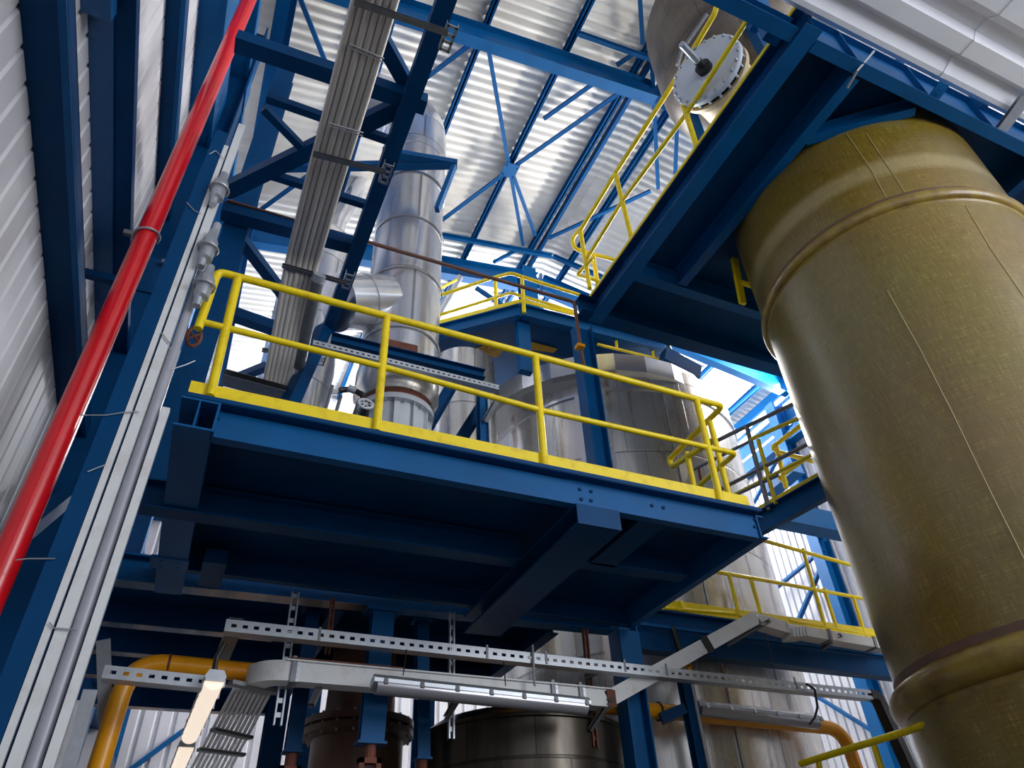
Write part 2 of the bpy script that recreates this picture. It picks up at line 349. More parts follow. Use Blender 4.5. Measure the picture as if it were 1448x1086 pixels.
# ------------------------------------------------------------------ roof steel
PUR = [(-0.75, 'nearest the left wall'), (0.8, 'second from the left wall'), (2.31, 'third from the left wall'), (3.86, 'fourth, over the bracing plate'), (5.30, 'left one of the ridge pair'), (6.36, 'just right of the ridge'), (7.9, 'second right of the ridge'), (9.5, 'third right of the ridge'), (11.2, 'fourth right of the ridge'), (12.7, 'last before the right windows')]
for x, w_ in PUR:
    mb = MB(); z = roof_z(x); mb.beam((x, YB, z), (x, YF, z), Cprof(0.16, 0.06, 0.006, side=-1))
    mb.beam((x + 0.004, YB, z), (x + 0.004, YF, z), Bprof(0.07, 0.012))
    tag(mb.build('roof_purlin', BLUE, smooth=False), 'blue roof purlin running away under the sheets, ' + w_, 'purlin')
mb = MB(); z = roof_z(5.42); mb.beam((5.45, YB, z - 0.02), (5.45, YF, z - 0.02), Cprof(0.18, 0.07, 0.006))
tag(mb.build('ridge_purlin', BLUE, smooth=False), 'blue ridge purlin paired close beside the left ridge purlin', 'purlin')
for y, w_ in ((0.0, 'overhead behind the camera side'), (5.2, 'wide one crossing above the tall duct and the gallery rail'), (10.45, 'second one, seen behind the duct above the far gallery')):
    t = thing('roof_rafter', 'sloping blue I-beam rafter, ' + w_, 'rafter', (RIDGE, y, 11.9))
    for xa, xb in ((XL + 0.35, RIDGE), (XR - 0.25, RIDGE)):
        mb = MB(); mb.beam((xa, y, roof_z(xa) - 0.58), (xb, y, roof_z(xb) - 0.58), Iprof(0.56, 0.20, 0.016, 0.012)); mb.build('rafter_half', BLUE, t, smooth=False)
    mb = MB()
    for x, _ in PUR[1:]: mb.box((x - 0.05, y - 0.006, roof_z(x) - 0.03), (x + 0.05, y + 0.006, roof_z(x) + 0.10))
    mb.box((RIDGE - 0.012, y - 0.1, roof_z(RIDGE) - 0.62), (RIDGE + 0.012, y + 0.1, roof_z(RIDGE)))
    mb.build('purlin_cleat', BLUE, t, smooth=False)
for y, x0, x1, w_ in ((4.75, 3.86, 7.9, 'nearer one just behind the first rafter'), (9.75, 2.31, 7.9, 'farther one before the second rafter')):
    t = thing('roof_strut', 'slim blue strut tying the purlins, ' + w_, 'strut', (x0, y, roof_z(x0)))
    for a, b in ((x0, RIDGE), (RIDGE, x1)):
        mb = MB(); mb.beam((a, y, roof_z(a) - 0.14), (b, y, roof_z(b) - 0.14), Cprof(0.12, 0.07, 0.008)); mb.build('strut_half', BLUE, t, smooth=False)
# bracing in the roof plane: plate with rods
nd = on_roof(721, 241, -0.06)
t = thing('roof_bracing', 'blue star of roof bracing bars meeting at a bolted square plate', 'bracing', nd)
mb = MB(); mb.beam(nd + Vector((-0.16, 0, -0.03)), nd + Vector((0.16, 0, 0.02)), Bprof(0.34, 0.014)); mb.build('gusset_plate', BLUE, t, smooth=False)
mb = MB(); bolts(mb, [nd + Vector((a, b, -0.03)) for a in (-0.11, 0.11) for b in (-0.11, 0.11)], (0, 0, -1), 0.02, 0.02); mb.build('bolt', NAVY, t)
for a, b in (((690, 66), (718, 232)), ((736, 232), (885, 126)), ((711, 249), (612, 322)), ((723, 259), (740, 348)), ((738, 239), (757, 334))):
    mb = MB(); ea, eb = on_roof(*a, -0.08), on_roof(*b, -0.08); nn = nd + Vector((0, 0, 0.01)); ea = ea.lerp(nn, 0.9) if (ea - nd).length < 0.6 else ea; eb = eb.lerp(nn, 0.9) if (eb - nd).length < 0.6 else eb; mb.beam(ea, eb, Bprof(0.075, 0.05)); mb.build('brace_bar', BLUE, t, smooth=False)
BR = [((670, 60), (596, 116), 'falling left from the first rafter to behind the duct'), ((769, 169), (848, 113), 'short one between the third gap and the first rafter'),
      ((423, -4), (481, 142), 'pale lit one left of the cable bundle'), ((441, 245), (368, 298), 'bright lit one low at the left of the cable bundle'),
      ((905, -4), (909, 63), 'upright one above the first rafter near the ridge'), ((922, 88), (931, 268), 'upright one crossing the gallery rails near the ridge'),
      ((959, 150), (955, 246), 'upright one left of the round manhole'), ((920, 271), (776, 338), 'rising right behind the gallery rail corner'), ((872, 93), (900, 75), 'stub one at the ridge')]
for a, b, w_ in BR:
    mb = MB(); mb.beam(on_roof(*a, -0.045), on_roof(*b, -0.045), Bprof(0.075, 0.05)); tag(mb.build('brace_bar', BLUE, smooth=False), 'blue roof brace bar, ' + w_, 'bracing')

# ------------------------------------------------------------------ left wall steel
def girt(zb, xin, depth, w_, m=NAVY, lip=True):
    t = thing('wall_girt', 'dark blue horizontal wall girt, ' + w_, 'girt', (xin, 4, zb))
    mb = MB(); mb.box((XL, -4, zb), (xin, YF, zb + 0.02)); mb.box((xin - 0.012, -4, zb), (xin, YF, zb + depth)); mb.box((XL, -4, zb + depth - 0.012), (xin, YF, zb + depth)); mb.build('girt_channel', m, t, smooth=False)
    mb = MB(); mb.box((xin - 0.035, -4, zb - 0.012), (xin + 0.004, YF, zb)); mb.build('girt_lip', BLUE, t, smooth=False)
girt(3.57, -1.20, 0.12, 'lowest and widest, at the left edge of the view')
t = thing('wall_girt', 'blue wall girt with scuffed pale patches, second from the left edge', 'girt', (-1.3, 4, 4.5))
mb = MB(); mb.box((XL, -4, 4.5), (-1.262, YF, 4.62)); mb.build('box_rail', BLUE_W, t, smooth=False)
mb = MB(); mb.box((-1.262, -4, 4.52), (-1.14, YF, 4.60)); mb.build('girt_channel', NAVY, t, smooth=False)
mb = MB(); mb.box((XL, 2.2, 4.38), (-1.24, 2.66, 4.5)); mb.build('splice_plate', BLUE_W, t, smooth=False)
girt(6.45, -1.245, 0.14, 'third, just left of the red pipe')
girt(7.9, -1.13, 0.9, 'deep one passing behind the top of the red pipe', BLUE)
girt(9.6, -1.0, 0.25, 'second highest, under the eaves beam', BLUE)
t = thing('eaves_beam', 'blue eaves beam along the top of the left wall', 'beam', (-0.8, 4, 11))
mb = MB(); mb.beam((-0.80, YB, 10.95), (-0.80, YF, 10.95), Iprof(0.5, 0.24, 0.016, 0.012)); mb.build('web_beam', BLUE, t, smooth=False)
mb = MB(); mb.box((-0.7, YB, 10.6), (-0.62, YF, 10.68)); mb.build('cable_angle', NAVY, t, smooth=False)
for y, w_ in ((6.0, 'between the red pipe and the trunking'), (11.2, 'farther along the wall'), (0.3, 'beside the camera')):
    t = thing('wall_column', 'blue I-section column of the left wall, ' + w_, 'column', (-1.1, y, -EYE))
    mb = MB(); mb.beam((-1.14, y, -EYE), (-1.14, y, 10.95), Iprof(0.36, 0.30, 0.02, 0.014, -0.18), up=(1, 0, 0)); mb.build('shaft', NAVY, t, smooth=False)
    mb = MB(); mb.box((-0.965, y - 0.19, 4.1), (-0.94, y + 0.19, 4.7)); mb.box((-0.965, y - 0.19, 9.1), (-0.94, y + 0.19, 9.6)); mb.build('cleat_plate', BLUE, t, smooth=False)
# small diagonal wall brace low at the left
mb = MB(); mb.beam(at(-5, 792, 'x', -1.08), at(112, 696, 'x', -1.08), Bprof(0.10, 0.10)); tag(mb.build('wall_brace', NAVY, smooth=False), 'dark blue diagonal wall brace low at the left behind the red pipe', 'bracing')

# right wall column and bracing
t = thing('wall_column', 'bright blue column of the right wall seen past the fibreglass tank', 'column', (13.0, 11.05, -EYE))
mb = MB(); mb.beam((12.98, 11.05, -EYE), (12.98, 11.05, 11.2), Iprof(0.36, 0.3, 0.02, 0.014, -0.18), up=(1, 0, 0)); mb.build('shaft', BLUE, t, smooth=False)
for a, b, w_ in (((1165, 778), (1092, 838), 'rising one above the lower gallery rail'), ((1167, 792), (1128, 884), 'steep one above the lower gallery rail'), ((1106, 742), (1166, 765), 'short flat one under the big beam'), ((1152, 985), (1250, 1046), 'falling one below the slotted tray'), ((1128, 598), (1062, 720), 'steep one behind the grey rails')):
    mb = MB(); mb.beam(at(*a, 'x', 12.98), at(*b, 'x', 12.98), Bprof(0.11, 0.06)); tag(mb.build('brace_bar', BLUE, smooth=False), 'blue right wall brace, ' + w_, 'bracing')
t = thing('wall_girt', 'blue eaves girder under the right window band', 'girt', (12.0, 6, 9.4))
mb = MB(); mb.box((12.9, YB, 9.95), (13.18, YF, 10.2)); mb.build('girder', BLUE, t, smooth=False)
for a, b, w_ in (((160, 1086), (262, 1036), 'far left low corner'),):
    mb = MB(); mb.beam(at(185, 1092, 'y', 16.24), at(262, 1035, 'y', 16.24), Bprof(0.12, 0.08)); tag(mb.build('brace_bar', BLUE, smooth=False), 'light blue brace on the far wall low at the left', 'bracing')
mb = MB(); mb.beam((-0.9, 15.9, -EYE), (-0.9, 15.9, 11.4), Iprof(0.3, 0.3, 0.02, 0.014, -0.15), up=(0, 1, 0)); tag(mb.build('wall_column', BLUE, smooth=False), 'blue column of the far wall low at the left', 'column')

# ------------------------------------------------------------------ the centre column of the hall
t = thing('hall_column', 'blue column rising to the roof behind the far gallery railing', 'column', (5.2, 10.2, -EYE))
mb = MB(); mb.beam((5.2, 9.9, -EYE), (5.2, 9.9, 12.2), Iprof(0.34, 0.32, 0.02, 0.014, -0.17), up=(0, 1, 0)); mb.build('shaft', BLUE, t, smooth=False)
mb = MB()
for a, b in (((738, 352), (700, 372)), ((742, 350), (800, 300)), ((738, 350), (735, 300))): mb.beam(at(*a, 'y', 9.9), at(*b, 'y', 9.9), Bprof(0.07, 0.07))
mb.build('knee_brace', BLUE, t, smooth=False)

# ================================================================== MAIN PLATFORM
YF0, YB0, X0, X1, ZB = 4.0, 6.12, -0.36, 4.05, 2.54
t = thing('main_platform', 'dark blue steel platform with yellow toe board in the middle of the view', 'platform', (1.9, 5.0, ZB))
mb = MB(); mb.beam((-0.17, YF0, ZB), (X1, YF0, ZB), Cprof(0.20, 0.075, 0.012, side=-1)); lab(mb.build('edge_beam', BLUE, t, smooth=False), 'long front channel beam')
mb = MB(); bolts(mb, [at(820, 692, 'y', YF0), at(836, 695, 'y', YF0), at(822, 706, 'y', YF0), at(836, 708, 'y', YF0), at(922, 715, 'y', YF0), at(938, 718, 'y', YF0), at(540, 625, 'y', YF0), at(310, 578, 'y', YF0), at(308, 592, 'y', YF0), at(1067, 735, 'y', YF0), at(1067, 745, 'y', YF0)], (0, -1, 0), 0.014, 0.014); mb.build('bolt', NAVY, t)
mb = MB(); mb.beam((X1, YF0 - 0.02, ZB), (X1, YB0, ZB), Cprof(0.20, 0.075, 0.012, side=1)); mb.build('edge_beam', BLUE, t, smooth=False)
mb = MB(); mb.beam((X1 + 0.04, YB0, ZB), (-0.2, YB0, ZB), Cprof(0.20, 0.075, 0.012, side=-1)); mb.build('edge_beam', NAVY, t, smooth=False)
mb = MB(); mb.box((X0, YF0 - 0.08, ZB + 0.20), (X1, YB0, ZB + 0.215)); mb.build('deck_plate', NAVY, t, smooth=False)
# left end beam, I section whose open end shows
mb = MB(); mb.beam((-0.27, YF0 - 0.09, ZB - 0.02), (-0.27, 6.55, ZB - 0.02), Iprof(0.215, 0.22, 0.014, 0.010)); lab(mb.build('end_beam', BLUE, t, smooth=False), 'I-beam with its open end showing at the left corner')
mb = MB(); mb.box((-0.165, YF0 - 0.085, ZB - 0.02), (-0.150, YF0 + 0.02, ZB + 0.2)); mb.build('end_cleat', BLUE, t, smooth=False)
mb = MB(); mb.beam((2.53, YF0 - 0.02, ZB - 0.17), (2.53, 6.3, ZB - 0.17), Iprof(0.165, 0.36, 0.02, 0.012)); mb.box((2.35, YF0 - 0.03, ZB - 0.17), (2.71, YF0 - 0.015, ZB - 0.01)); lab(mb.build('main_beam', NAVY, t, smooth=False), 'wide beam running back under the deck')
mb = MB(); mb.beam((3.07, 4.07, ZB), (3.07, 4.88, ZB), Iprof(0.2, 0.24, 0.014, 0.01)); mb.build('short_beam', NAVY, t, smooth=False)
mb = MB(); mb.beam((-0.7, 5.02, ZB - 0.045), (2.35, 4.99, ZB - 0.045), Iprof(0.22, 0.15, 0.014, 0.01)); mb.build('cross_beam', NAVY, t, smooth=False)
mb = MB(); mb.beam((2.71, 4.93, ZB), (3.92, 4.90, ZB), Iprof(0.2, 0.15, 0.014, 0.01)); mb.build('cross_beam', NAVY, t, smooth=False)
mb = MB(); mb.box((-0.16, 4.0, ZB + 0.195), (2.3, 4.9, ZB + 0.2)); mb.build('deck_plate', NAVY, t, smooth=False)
mb = MB(); mb.box((X0, YF0 - 0.02, ZB + 0.24), (X1 - 0.03, YF0 + 0.0, ZB + 0.37)); mb.build('toe_board', YEL, t, smooth=False)
mb = MB(); mb.box((X0, YF0 - 0.085, ZB + 0.205), (X1 + 0.02, YF0 + 0.01, ZB + 0.235)); mb.build('edge_strip', NAVY, t, smooth=False)

mb = MB(); r = 0.030
TOPZ, MIDZ, POSTZ = 3.92, 3.38, 2.80
gr = thing('guard_railing', 'yellow tubular guard railing along the front of the main platform', 'railing', (1.8, YF0, 2.8))
def rail(par, pts, rr=0.024, nm='rail', m=YEL, fr=0.12, n=12):
    b = MB(); b.tube(fillet(pts, fr) if len(pts) > 2 else pts, rr, n); return b.build(nm, m, par)
p_end = at(280, 465, 'y', YF0 - 0.03)
XV = at(1022, 574, 'y', YF0 - 0.03).x; V_ = lambda px, py: at(px, py, 'x', XV)
rail(gr, [p_end, at(308, 384, 'y', YF0 - 0.03), at(437, 418, 'y', YF0 - 0.03), at(757, 503, 'y', YF0 - 0.03), at(1022, 574, 'y', YF0 - 0.03), V_(946, 650), V_(950, 660), V_(1008, 623)], 0.029, 'top_rail', fr=0.06)
rail(gr, [at(281, 454, 'y', YF0 - 0.03), at(550, 521, 'y', YF0 - 0.03), at(764, 580, 'y', YF0 - 0.03), at(1040, 641, 'y', YF0 - 0.03), V_(980, 694)], 0.024, 'mid_rail', fr=0.05)
for b, tp in (((297, 560), (337, 392)), ((532, 610), (547, 449)), ((770, 660), (757, 505)), ((1020, 712), (985, 566))):
    rail(gr, [at(*b, 'y', YF0 - 0.03), at(*tp, 'y', YF0 - 0.03)], 0.030, 'post')
rail(gr, [V_(1032, 706), V_(1004, 596)], 0.028, 'post')
rail(gr, [V_(983, 697), V_(971, 640)], 0.028, 'post')
# ------------------------------------------------------------------ floor structure behind and below
t = thing('rear_floor', 'dark blue girder and joists of the floor behind the main platform', 'floor frame', (0.3, 8, 2.5))
mb = MB(); mb.beam((-0.95, 6.5, ZB), (3.98, 6.30, ZB), Iprof(0.24, 0.17, 0.016, 0.01)); lab(mb.build('girder', BLUE, t, smooth=False), 'front girder with worn shiny bottom flange')
for y, xe in ((7.5, 3.4), (8.35, 3.4), (9.2, 1.15), (10.4, 1.15)):
    mb = MB(); mb.beam((-1.0, y, ZB), (xe, y - 0.05, ZB), Iprof(0.24, 0.13, 0.014, 0.01)); mb.build('joist', NAVY, t, smooth=False)
    mb = MB(); mb.beam((-1.0, y, ZB - 0.006), (0.75, y - 0.02, ZB - 0.006), Bprof(0.13, 0.005)); lab(mb.build('worn_lamplit_flange', WORN_LIT, t, smooth=False), 'pale bottom flange strip with lamp light painted on')  # pale strip paints lamp light onto the joist bottoms
mb = MB(); mb.beam((-0.9, 6.495, ZB - 0.006), (1.7, 6.39, ZB - 0.006), Bprof(0.165, 0.005)); lab(mb.build('worn_lamplit_flange', WORN_LIT, t, smooth=False), 'pale bottom flange strip with lamp light painted on')
mb = MB(); mb.box((-1.0, 6.45, ZB + 0.24), (3.45, 8.6, ZB + 0.255)); mb.build('deck_plate', NAVY, t, smooth=False)
mb = MB(); mb.box((-1.0, 8.6, ZB + 0.24), (1.15, 10.6, ZB + 0.255)); mb.build('deck_plate', NAVY, t, smooth=False)
mb = MB(); mb.beam((3.4, 6.5, ZB), (3.4, 8.5, ZB), Iprof(0.24, 0.13, 0.014, 0.01)); mb.build('joist', NAVY, t, smooth=False)
mb = MB(); mb.beam((1.2, 6.55, ZB), (1.2, 10.4, ZB), Iprof(0.24, 0.13, 0.014, 0.01)); mb.build('joist', NAVY, t, smooth=False)
mb = MB(); p = at(240, 795, 'z', ZB - 0.01); mb.box((p.x - 0.14, p.y - 0.1, ZB - 0.03), (p.x + 0.14, p.y + 0.1, ZB - 0.005)); bolts(mb, [(p.x + a, p.y + b, ZB - 0.03) for a in (-.06, .06) for b in (-.05, .05)], (0, 0, -1), .012, .012); mb.build('cleat_plate', BLUE, t, smooth=False)
mb = MB(); p = at(303, 800, 'z', ZB - 0.02); mb.box((p.x - 0.09, 5.8, ZB - 0.02), (p.x + 0.09, 6.3, ZB + 0.1)); mb.build('stub_beam', NAVY, t, smooth=False)

# tall centre column beside the platform
t = thing('platform_column', 'blue I-section column standing behind the right half of the platform railing', 'column', (4.16, 6.32, -EYE))
mb = MB(); mb.beam((4.12, 6.30, -EYE), (4.12, 6.30, 6.9), Iprof(0.24, 0.20, 0.018, 0.012, -0.12), up=(1, 0, 0)); mb.build('shaft', BLUE, t, smooth=False)
mb = MB(); mb.box((4.0, 6.18, 2.2), (4.24, 6.195, 2.54)); mb.build('splice_plate', BLUE, t, smooth=False)

# ================================================================== UPPER WALKWAY (right)
ZU = 6.9; YA, YE = 1.82, 6.12; XA = 4.22
TC = Vector((6.43, 3.37, 0)); TR = 1.40
t = thing('upper_walkway', 'dark blue elevated walkway around the top of the fibreglass tank', 'walkway', (5.5, 4, ZU))
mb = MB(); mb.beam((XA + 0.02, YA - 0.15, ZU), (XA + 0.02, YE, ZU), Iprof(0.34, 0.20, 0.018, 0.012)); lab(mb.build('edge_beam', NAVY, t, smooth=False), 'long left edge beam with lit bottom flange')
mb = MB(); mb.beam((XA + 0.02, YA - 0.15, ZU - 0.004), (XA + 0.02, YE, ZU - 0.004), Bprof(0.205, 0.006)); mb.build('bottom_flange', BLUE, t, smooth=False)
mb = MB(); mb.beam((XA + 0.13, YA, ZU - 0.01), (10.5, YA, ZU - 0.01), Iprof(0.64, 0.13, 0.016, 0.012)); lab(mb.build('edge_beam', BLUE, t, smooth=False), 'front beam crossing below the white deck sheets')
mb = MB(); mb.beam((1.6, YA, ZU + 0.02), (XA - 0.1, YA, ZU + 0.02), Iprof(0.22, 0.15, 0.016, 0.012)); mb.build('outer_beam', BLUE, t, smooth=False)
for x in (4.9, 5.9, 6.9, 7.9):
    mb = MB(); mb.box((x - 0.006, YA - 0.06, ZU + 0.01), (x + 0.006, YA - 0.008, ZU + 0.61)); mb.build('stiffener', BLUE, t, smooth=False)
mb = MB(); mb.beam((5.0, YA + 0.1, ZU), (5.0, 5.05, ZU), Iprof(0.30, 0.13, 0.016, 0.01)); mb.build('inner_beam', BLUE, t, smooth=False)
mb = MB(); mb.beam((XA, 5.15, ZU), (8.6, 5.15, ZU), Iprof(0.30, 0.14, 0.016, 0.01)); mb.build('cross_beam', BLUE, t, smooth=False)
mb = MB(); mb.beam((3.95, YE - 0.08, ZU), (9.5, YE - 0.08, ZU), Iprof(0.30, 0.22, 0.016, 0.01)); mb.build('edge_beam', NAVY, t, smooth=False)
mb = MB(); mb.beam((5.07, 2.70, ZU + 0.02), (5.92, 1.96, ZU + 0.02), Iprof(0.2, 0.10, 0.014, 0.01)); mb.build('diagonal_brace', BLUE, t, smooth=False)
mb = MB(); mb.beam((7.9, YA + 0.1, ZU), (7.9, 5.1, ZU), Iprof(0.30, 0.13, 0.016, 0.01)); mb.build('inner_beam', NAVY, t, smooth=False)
# deck with a round opening for the tank
n = 48; ring = [(TC.x + (TR - 0.005) * math.cos(2 * math.pi * i / n), TC.y + (TR - 0.005) * math.sin(2 * math.pi * i / n)) for i in range(n)]
def edge_pt(i):
    a = 2 * math.pi * i / n; dx, dy = math.cos(a), math.sin(a); ts = []
    if dx > 1e-6: ts.append((10.5 - TC.x) / dx)
    if dx < -1e-6: ts.append((XA - TC.x) / dx)
    if dy > 1e-6: ts.append((YE - TC.y) / dy)
    if dy < -1e-6: ts.append((YA - TC.y) / dy)
    q = min(ts); return (TC.x + dx * q, TC.y + dy * q)
out = [edge_pt(i) for i in range(n)]
mb = MB(); z0, z1 = ZU + 0.30, ZU + 0.32
mb._add([(x, y, z0) for x, y in ring] + [(x, y, z0) for x, y in out] + [(x, y, z1) for x, y in ring] + [(x, y, z1) for x, y in out],
        [(i, n + i, n + (i + 1) % n, (i + 1) % n) for i in range(n)] + [(2 * n + i, 2 * n + (i + 1) % n, 3 * n + (i + 1) % n, 3 * n + i) for i in range(n)] + [(i, (i + 1) % n, 2 * n + (i + 1) % n, 2 * n + i) for i in range(n)])
for cx, cy in ((XA, YA), (10.5, YA), (10.5, YE), (XA, YE)):
    ds = sorted(range(n), key=lambda i: abs(out[i][0] - cx) + abs(out[i][1] - cy))[:2]
    (a, b) = out[ds[0]], out[ds[1]]; mb._add([(cx, cy, z0), (a[0], a[1], z0), (b[0], b[1], z0)], [(0, 1, 2)])
mb.build('deck_plate', NAVY, t, smooth=False)
mb = MB(); mb.box((XA - 0.095, YA - 0.15, ZU + 0.33), (XA - 0.085, YE, ZU + 0.375)); mb.build('toe_board', YEL, t, smooth=False)
# beam left of the corner and its post
mb = MB(); mb.beam(at(1098, 46, 'y', YA + 0.1), at(1066, -30, 'y', YA + 0.1), Bprof(0.17, 0.12), up=(0, 1, 0)); mb.beam(at(1072, 34, 'y', YA + 0.3), at(1046, -20, 'y', YA + 0.3), Bprof(0.10, 0.1), up=(0, 1, 0)); mb.build('raking_post', BLUE, t, smooth=False)
mb = MB(); mb.beam((6.9, 1.72, 7.3), (6.9, 1.72, 9.5), Bprof(0.08, 0.08)); mb.build('post', BLUE, t, smooth=False)

gr = thing('gallery_railing', 'yellow tubular railing climbing along the left edge of the upper walkway', 'railing', (XA - 0.08, 4, 7.3))
XR_ = XA - 0.05
U = lambda px, py: at(px, py, 'x', XR_)
rail(gr, [U(1020, -12), U(1010, 20), U(955, 113), U(870, 245), U(818, 330)], 0.034, 'top_rail')
rail(gr, [U(1062, 20), U(1048, 42), U(970, 162), U(880, 284), U(826, 372)], 0.030, 'mid_rail')
for b, tp in (((985, 207), (955, 113)), ((893, 337), (870, 245)), ((834, 408), (821, 328))): rail(gr, [U(*b), U(*tp)], 0.034, 'post')
rail(gr, [U(822, 322), U(808, 338), U(813, 352), at(840, 360, 'y', 6.15), at(872, 368, 'y', 6.1)], 0.032, 'top_rail', fr=0.15)
rail(gr, [U(838, 365), U(814, 390), at(832, 392, 'y', 6.1), at(850, 400, 'y', 6.1)], 0.03, 'mid_rail', fr=0.15)
rail(gr, [at(838, 358, 'y', 6.12), at(845, 402, 'y', 6.12)], 0.034, 'post')

# white deck sheets over the front beam (upper right corner)
t = thing('white_deck', 'white ribbed deck sheeting overhead in the upper right corner', 'deck', (6, 0, 7.0))
mb = MB(); ys = [1.66, 1.60, 1.55, 1.40, 1.34, 1.18, 1.12, 0.98, 0.90, 0.62, 0.56, 0.50, -0.25, -0.32, -0.38, -1.3, -1.36, -1.42, -3.0]
zs = [7.16, 7.06, 7.06, 7.14, 7.05, 7.05, 7.13, 7.13, 7.03, 7.03, 7.13, 7.14, 7.14, 7.04, 7.14, 7.14, 7.04, 7.14, 7.14]
m_ = len(ys); xs_ = (3.2, 6.03)
for xa, xb, dz in ((3.2, 6.02, 0.0), (6.02, 8.6, 0.004), (8.6, 12.0, 0.0)):
    mb._add([(xa, y, z + dz) for y, z in zip(ys, zs)] + [(xb, y, z + dz) for y, z in zip(ys, zs)] + [(xa, y, z + dz + .01) for y, z in zip(ys, zs)] + [(xb, y, z + dz + .01) for y, z in zip(ys, zs)],
            [(i, i + 1, m_ + i + 1, m_ + i) for i in range(m_ - 1)] + [(2 * m_ + i, 3 * m_ + i, 3 * m_ + i + 1, 2 * m_ + i + 1) for i in range(m_ - 1)])
mb.build('ribbed_sheet', DECK_SHEET, t, smooth=False)
for x in (5.98, 8.56):
    mb = MB()
    for i in range(m_ - 1): mb.beam((x, ys[i], zs[i] - 0.012), (x, ys[i + 1], zs[i + 1] - 0.012), Bprof(0.07, 0.012))
    mb.build('joint_strip', DECK_SHEET, t, smooth=False)
t = thing('deck_hanger', 'galvanised hooked bar clamped over the blue beam beside the white deck', 'hanger', (5, 1.8, 6.8))
mb = MB(); mb.tube([at(1198, 124, 'z', 6.86), at(1212, 100, 'z', 6.86), at(1236, 72, 'z', 6.98)], 0.014, 8); mb.build('hook_bar', GALV, t)
mb = MB(); mb.beam(at(1318, 142, 'z', 6.95), at(1336, 118, 'z', 6.98), Bprof(0.14, 0.012)); bolts(mb, [at(1325, 134, 'z', 6.95), at(1329, 127, 'z', 6.95)], (0, 0, -1), .014, .01); tag(mb.build('beam_clip', BLUE, smooth=False), 'small blue bolted clip between the blue beam and the white deck', 'clip')
mb = MB(); mb.beam(at(1425, 186, 'z', 6.93), at(1460, 140, 'z', 6.98), Cprof(0.05, 0.14, 0.006)); tag(mb.build('support_channel', GALV, smooth=False), 'galvanised channel at the right frame edge under the white deck', 'channel')

# ================================================================== FIBREGLASS TANK
t = thing('fibreglass_tank', 'huge olive gold wound fibreglass tank filling the right side', 'tank', (TC.x, TC.y, -EYE))
mb = MB(); mb.lathe(TC, [(TR, -EYE), (TR, 0), (TR, 2.6), (TR, 4.3), (TR, 5.6), (TR, 7.26)], n=128, uv=True, upu=4.0, vpu=0.5); mb.build('shell', FRP, t)
for zc, rr, hh in ((5.60, 0.055, 0.07), (1.42, 0.09, 0.11)):
    pr = [(TR - 0.01, zc - hh * 1.6), (TR + 0.012, zc - hh * 1.2)] + [(TR + 0.01 + rr * math.sin(math.pi * i / 10), zc - hh * math.cos(math.pi * i / 10)) for i in range(11)] + [(TR + 0.012, zc + hh * 1.2), (TR - 0.01, zc + hh * 1.6)]
    mb = MB(); mb.lathe(TC, pr, n=128, cap=False); rg_ = mb.build('stiffening_ring', FRP_R, t)
    mb = MB(); mb.lathe(TC, [(TR - 0.01, zc + hh * 1.1), (TR + 0.014, zc + hh * 1.15), (TR + 0.010, zc + hh * 1.7), (TR - 0.01, zc + hh * 1.75)], n=128, cap=False); lab(mb.build('stain_line', BROWN_S, rg_), 'purplish brown resin line')
for pts in (((1197, 189), (1232, 240), (1262, 296)), ((1255, 411), (1300, 492), (1345, 580), (1370, 632), (1402, 698), (1448, 790)), ((1225, 189), (1272, 260), (1290, 290)), ((1365, 290), (1400, 350), (1448, 420))):
    pp = []
    for px, py in pts:
        d = at(px, py, 'z', 1.0); dd = d.x * d.x + d.y * d.y; bq = d.x * TC.x + d.y * TC.y; q_ = (bq - math.sqrt(bq * bq - dd * (TC.x ** 2 + TC.y ** 2 - (TR + 0.002) ** 2))) / dd; pp.append(d * q_)
    mb = MB(); mb.tube(pp, 0.0045, 6); mb.build('resin_run', RESIN, t)
# yellow ladder stringer behind it
mb = MB(); mb.beam(at(1034, 335, 'x', 5.6), at(1052, 428, 'x', 5.6), Bprof(0.09, 0.05)); mb.beam(at(1044, 400, 'x', 5.6), at(1068, 408, 'x', 5.75), Bprof(0.05, 0.05)); tag(mb.build('ladder_stringer', YEL, smooth=False), 'yellow steel bar hanging beside the tank under the upper walkway', 'bar')
# manhole nozzle: large shell with round flanged cover behind the gallery rails (upper centre right)
OC = at(1052, 88, 'z', 10.35); OR = 1.28
t = thing('overhead_vessel', 'brownish clad vessel with round bolted manhole behind the gallery rails', 'vessel', (OC.x, OC.y, 7.25))
mb = MB(); pr = [(OR * math.sin(a), OC.z - 0.15 - 0.95 * math.cos(a)) for a in [0.12 + (math.pi / 2 - 0.12) * i / 12 for i in range(13)]] + [(OR, OC.z + 0.4), (OR, OC.z + 1.2), (OR * .8, OC.z + 1.55)]
mb.lathe((OC.x, OC.y, 0), pr, n=72, uv=True, upu=9, vpu=1.3); mb.build('shell', OVER_M, t)
for a in (0.8, 2.4, 3.9, 5.5):
    mb = MB(); x, y = OC.x + 1.0 * math.cos(a), OC.y + 1.0 * math.sin(a); mb.beam((x, y, 7.24), (x, y, OC.z - 0.3), Bprof(0.12, 0.12)); mb.build('leg', NAVY, t, smooth=False)
ax = Vector((-0.93, -0.33, -0.12)).normalized()
ctr = at(1003, 104, 'x', OC.x - 1.42)
R_N = 0.47
mb = MB(); mb.tube([ctr - ax * 0.9, ctr - ax * 0.02], R_N * 0.84, 40); lab(mb.build('nozzle', BEIGE, t), 'brown nozzle neck')
mb = MB(); mb.lathe(ctr, [(R_N, -0.12), (R_N, -0.05)], n=56, axis=ax); lab(mb.build('flange', BEIGE, t), 'beige flange ring')
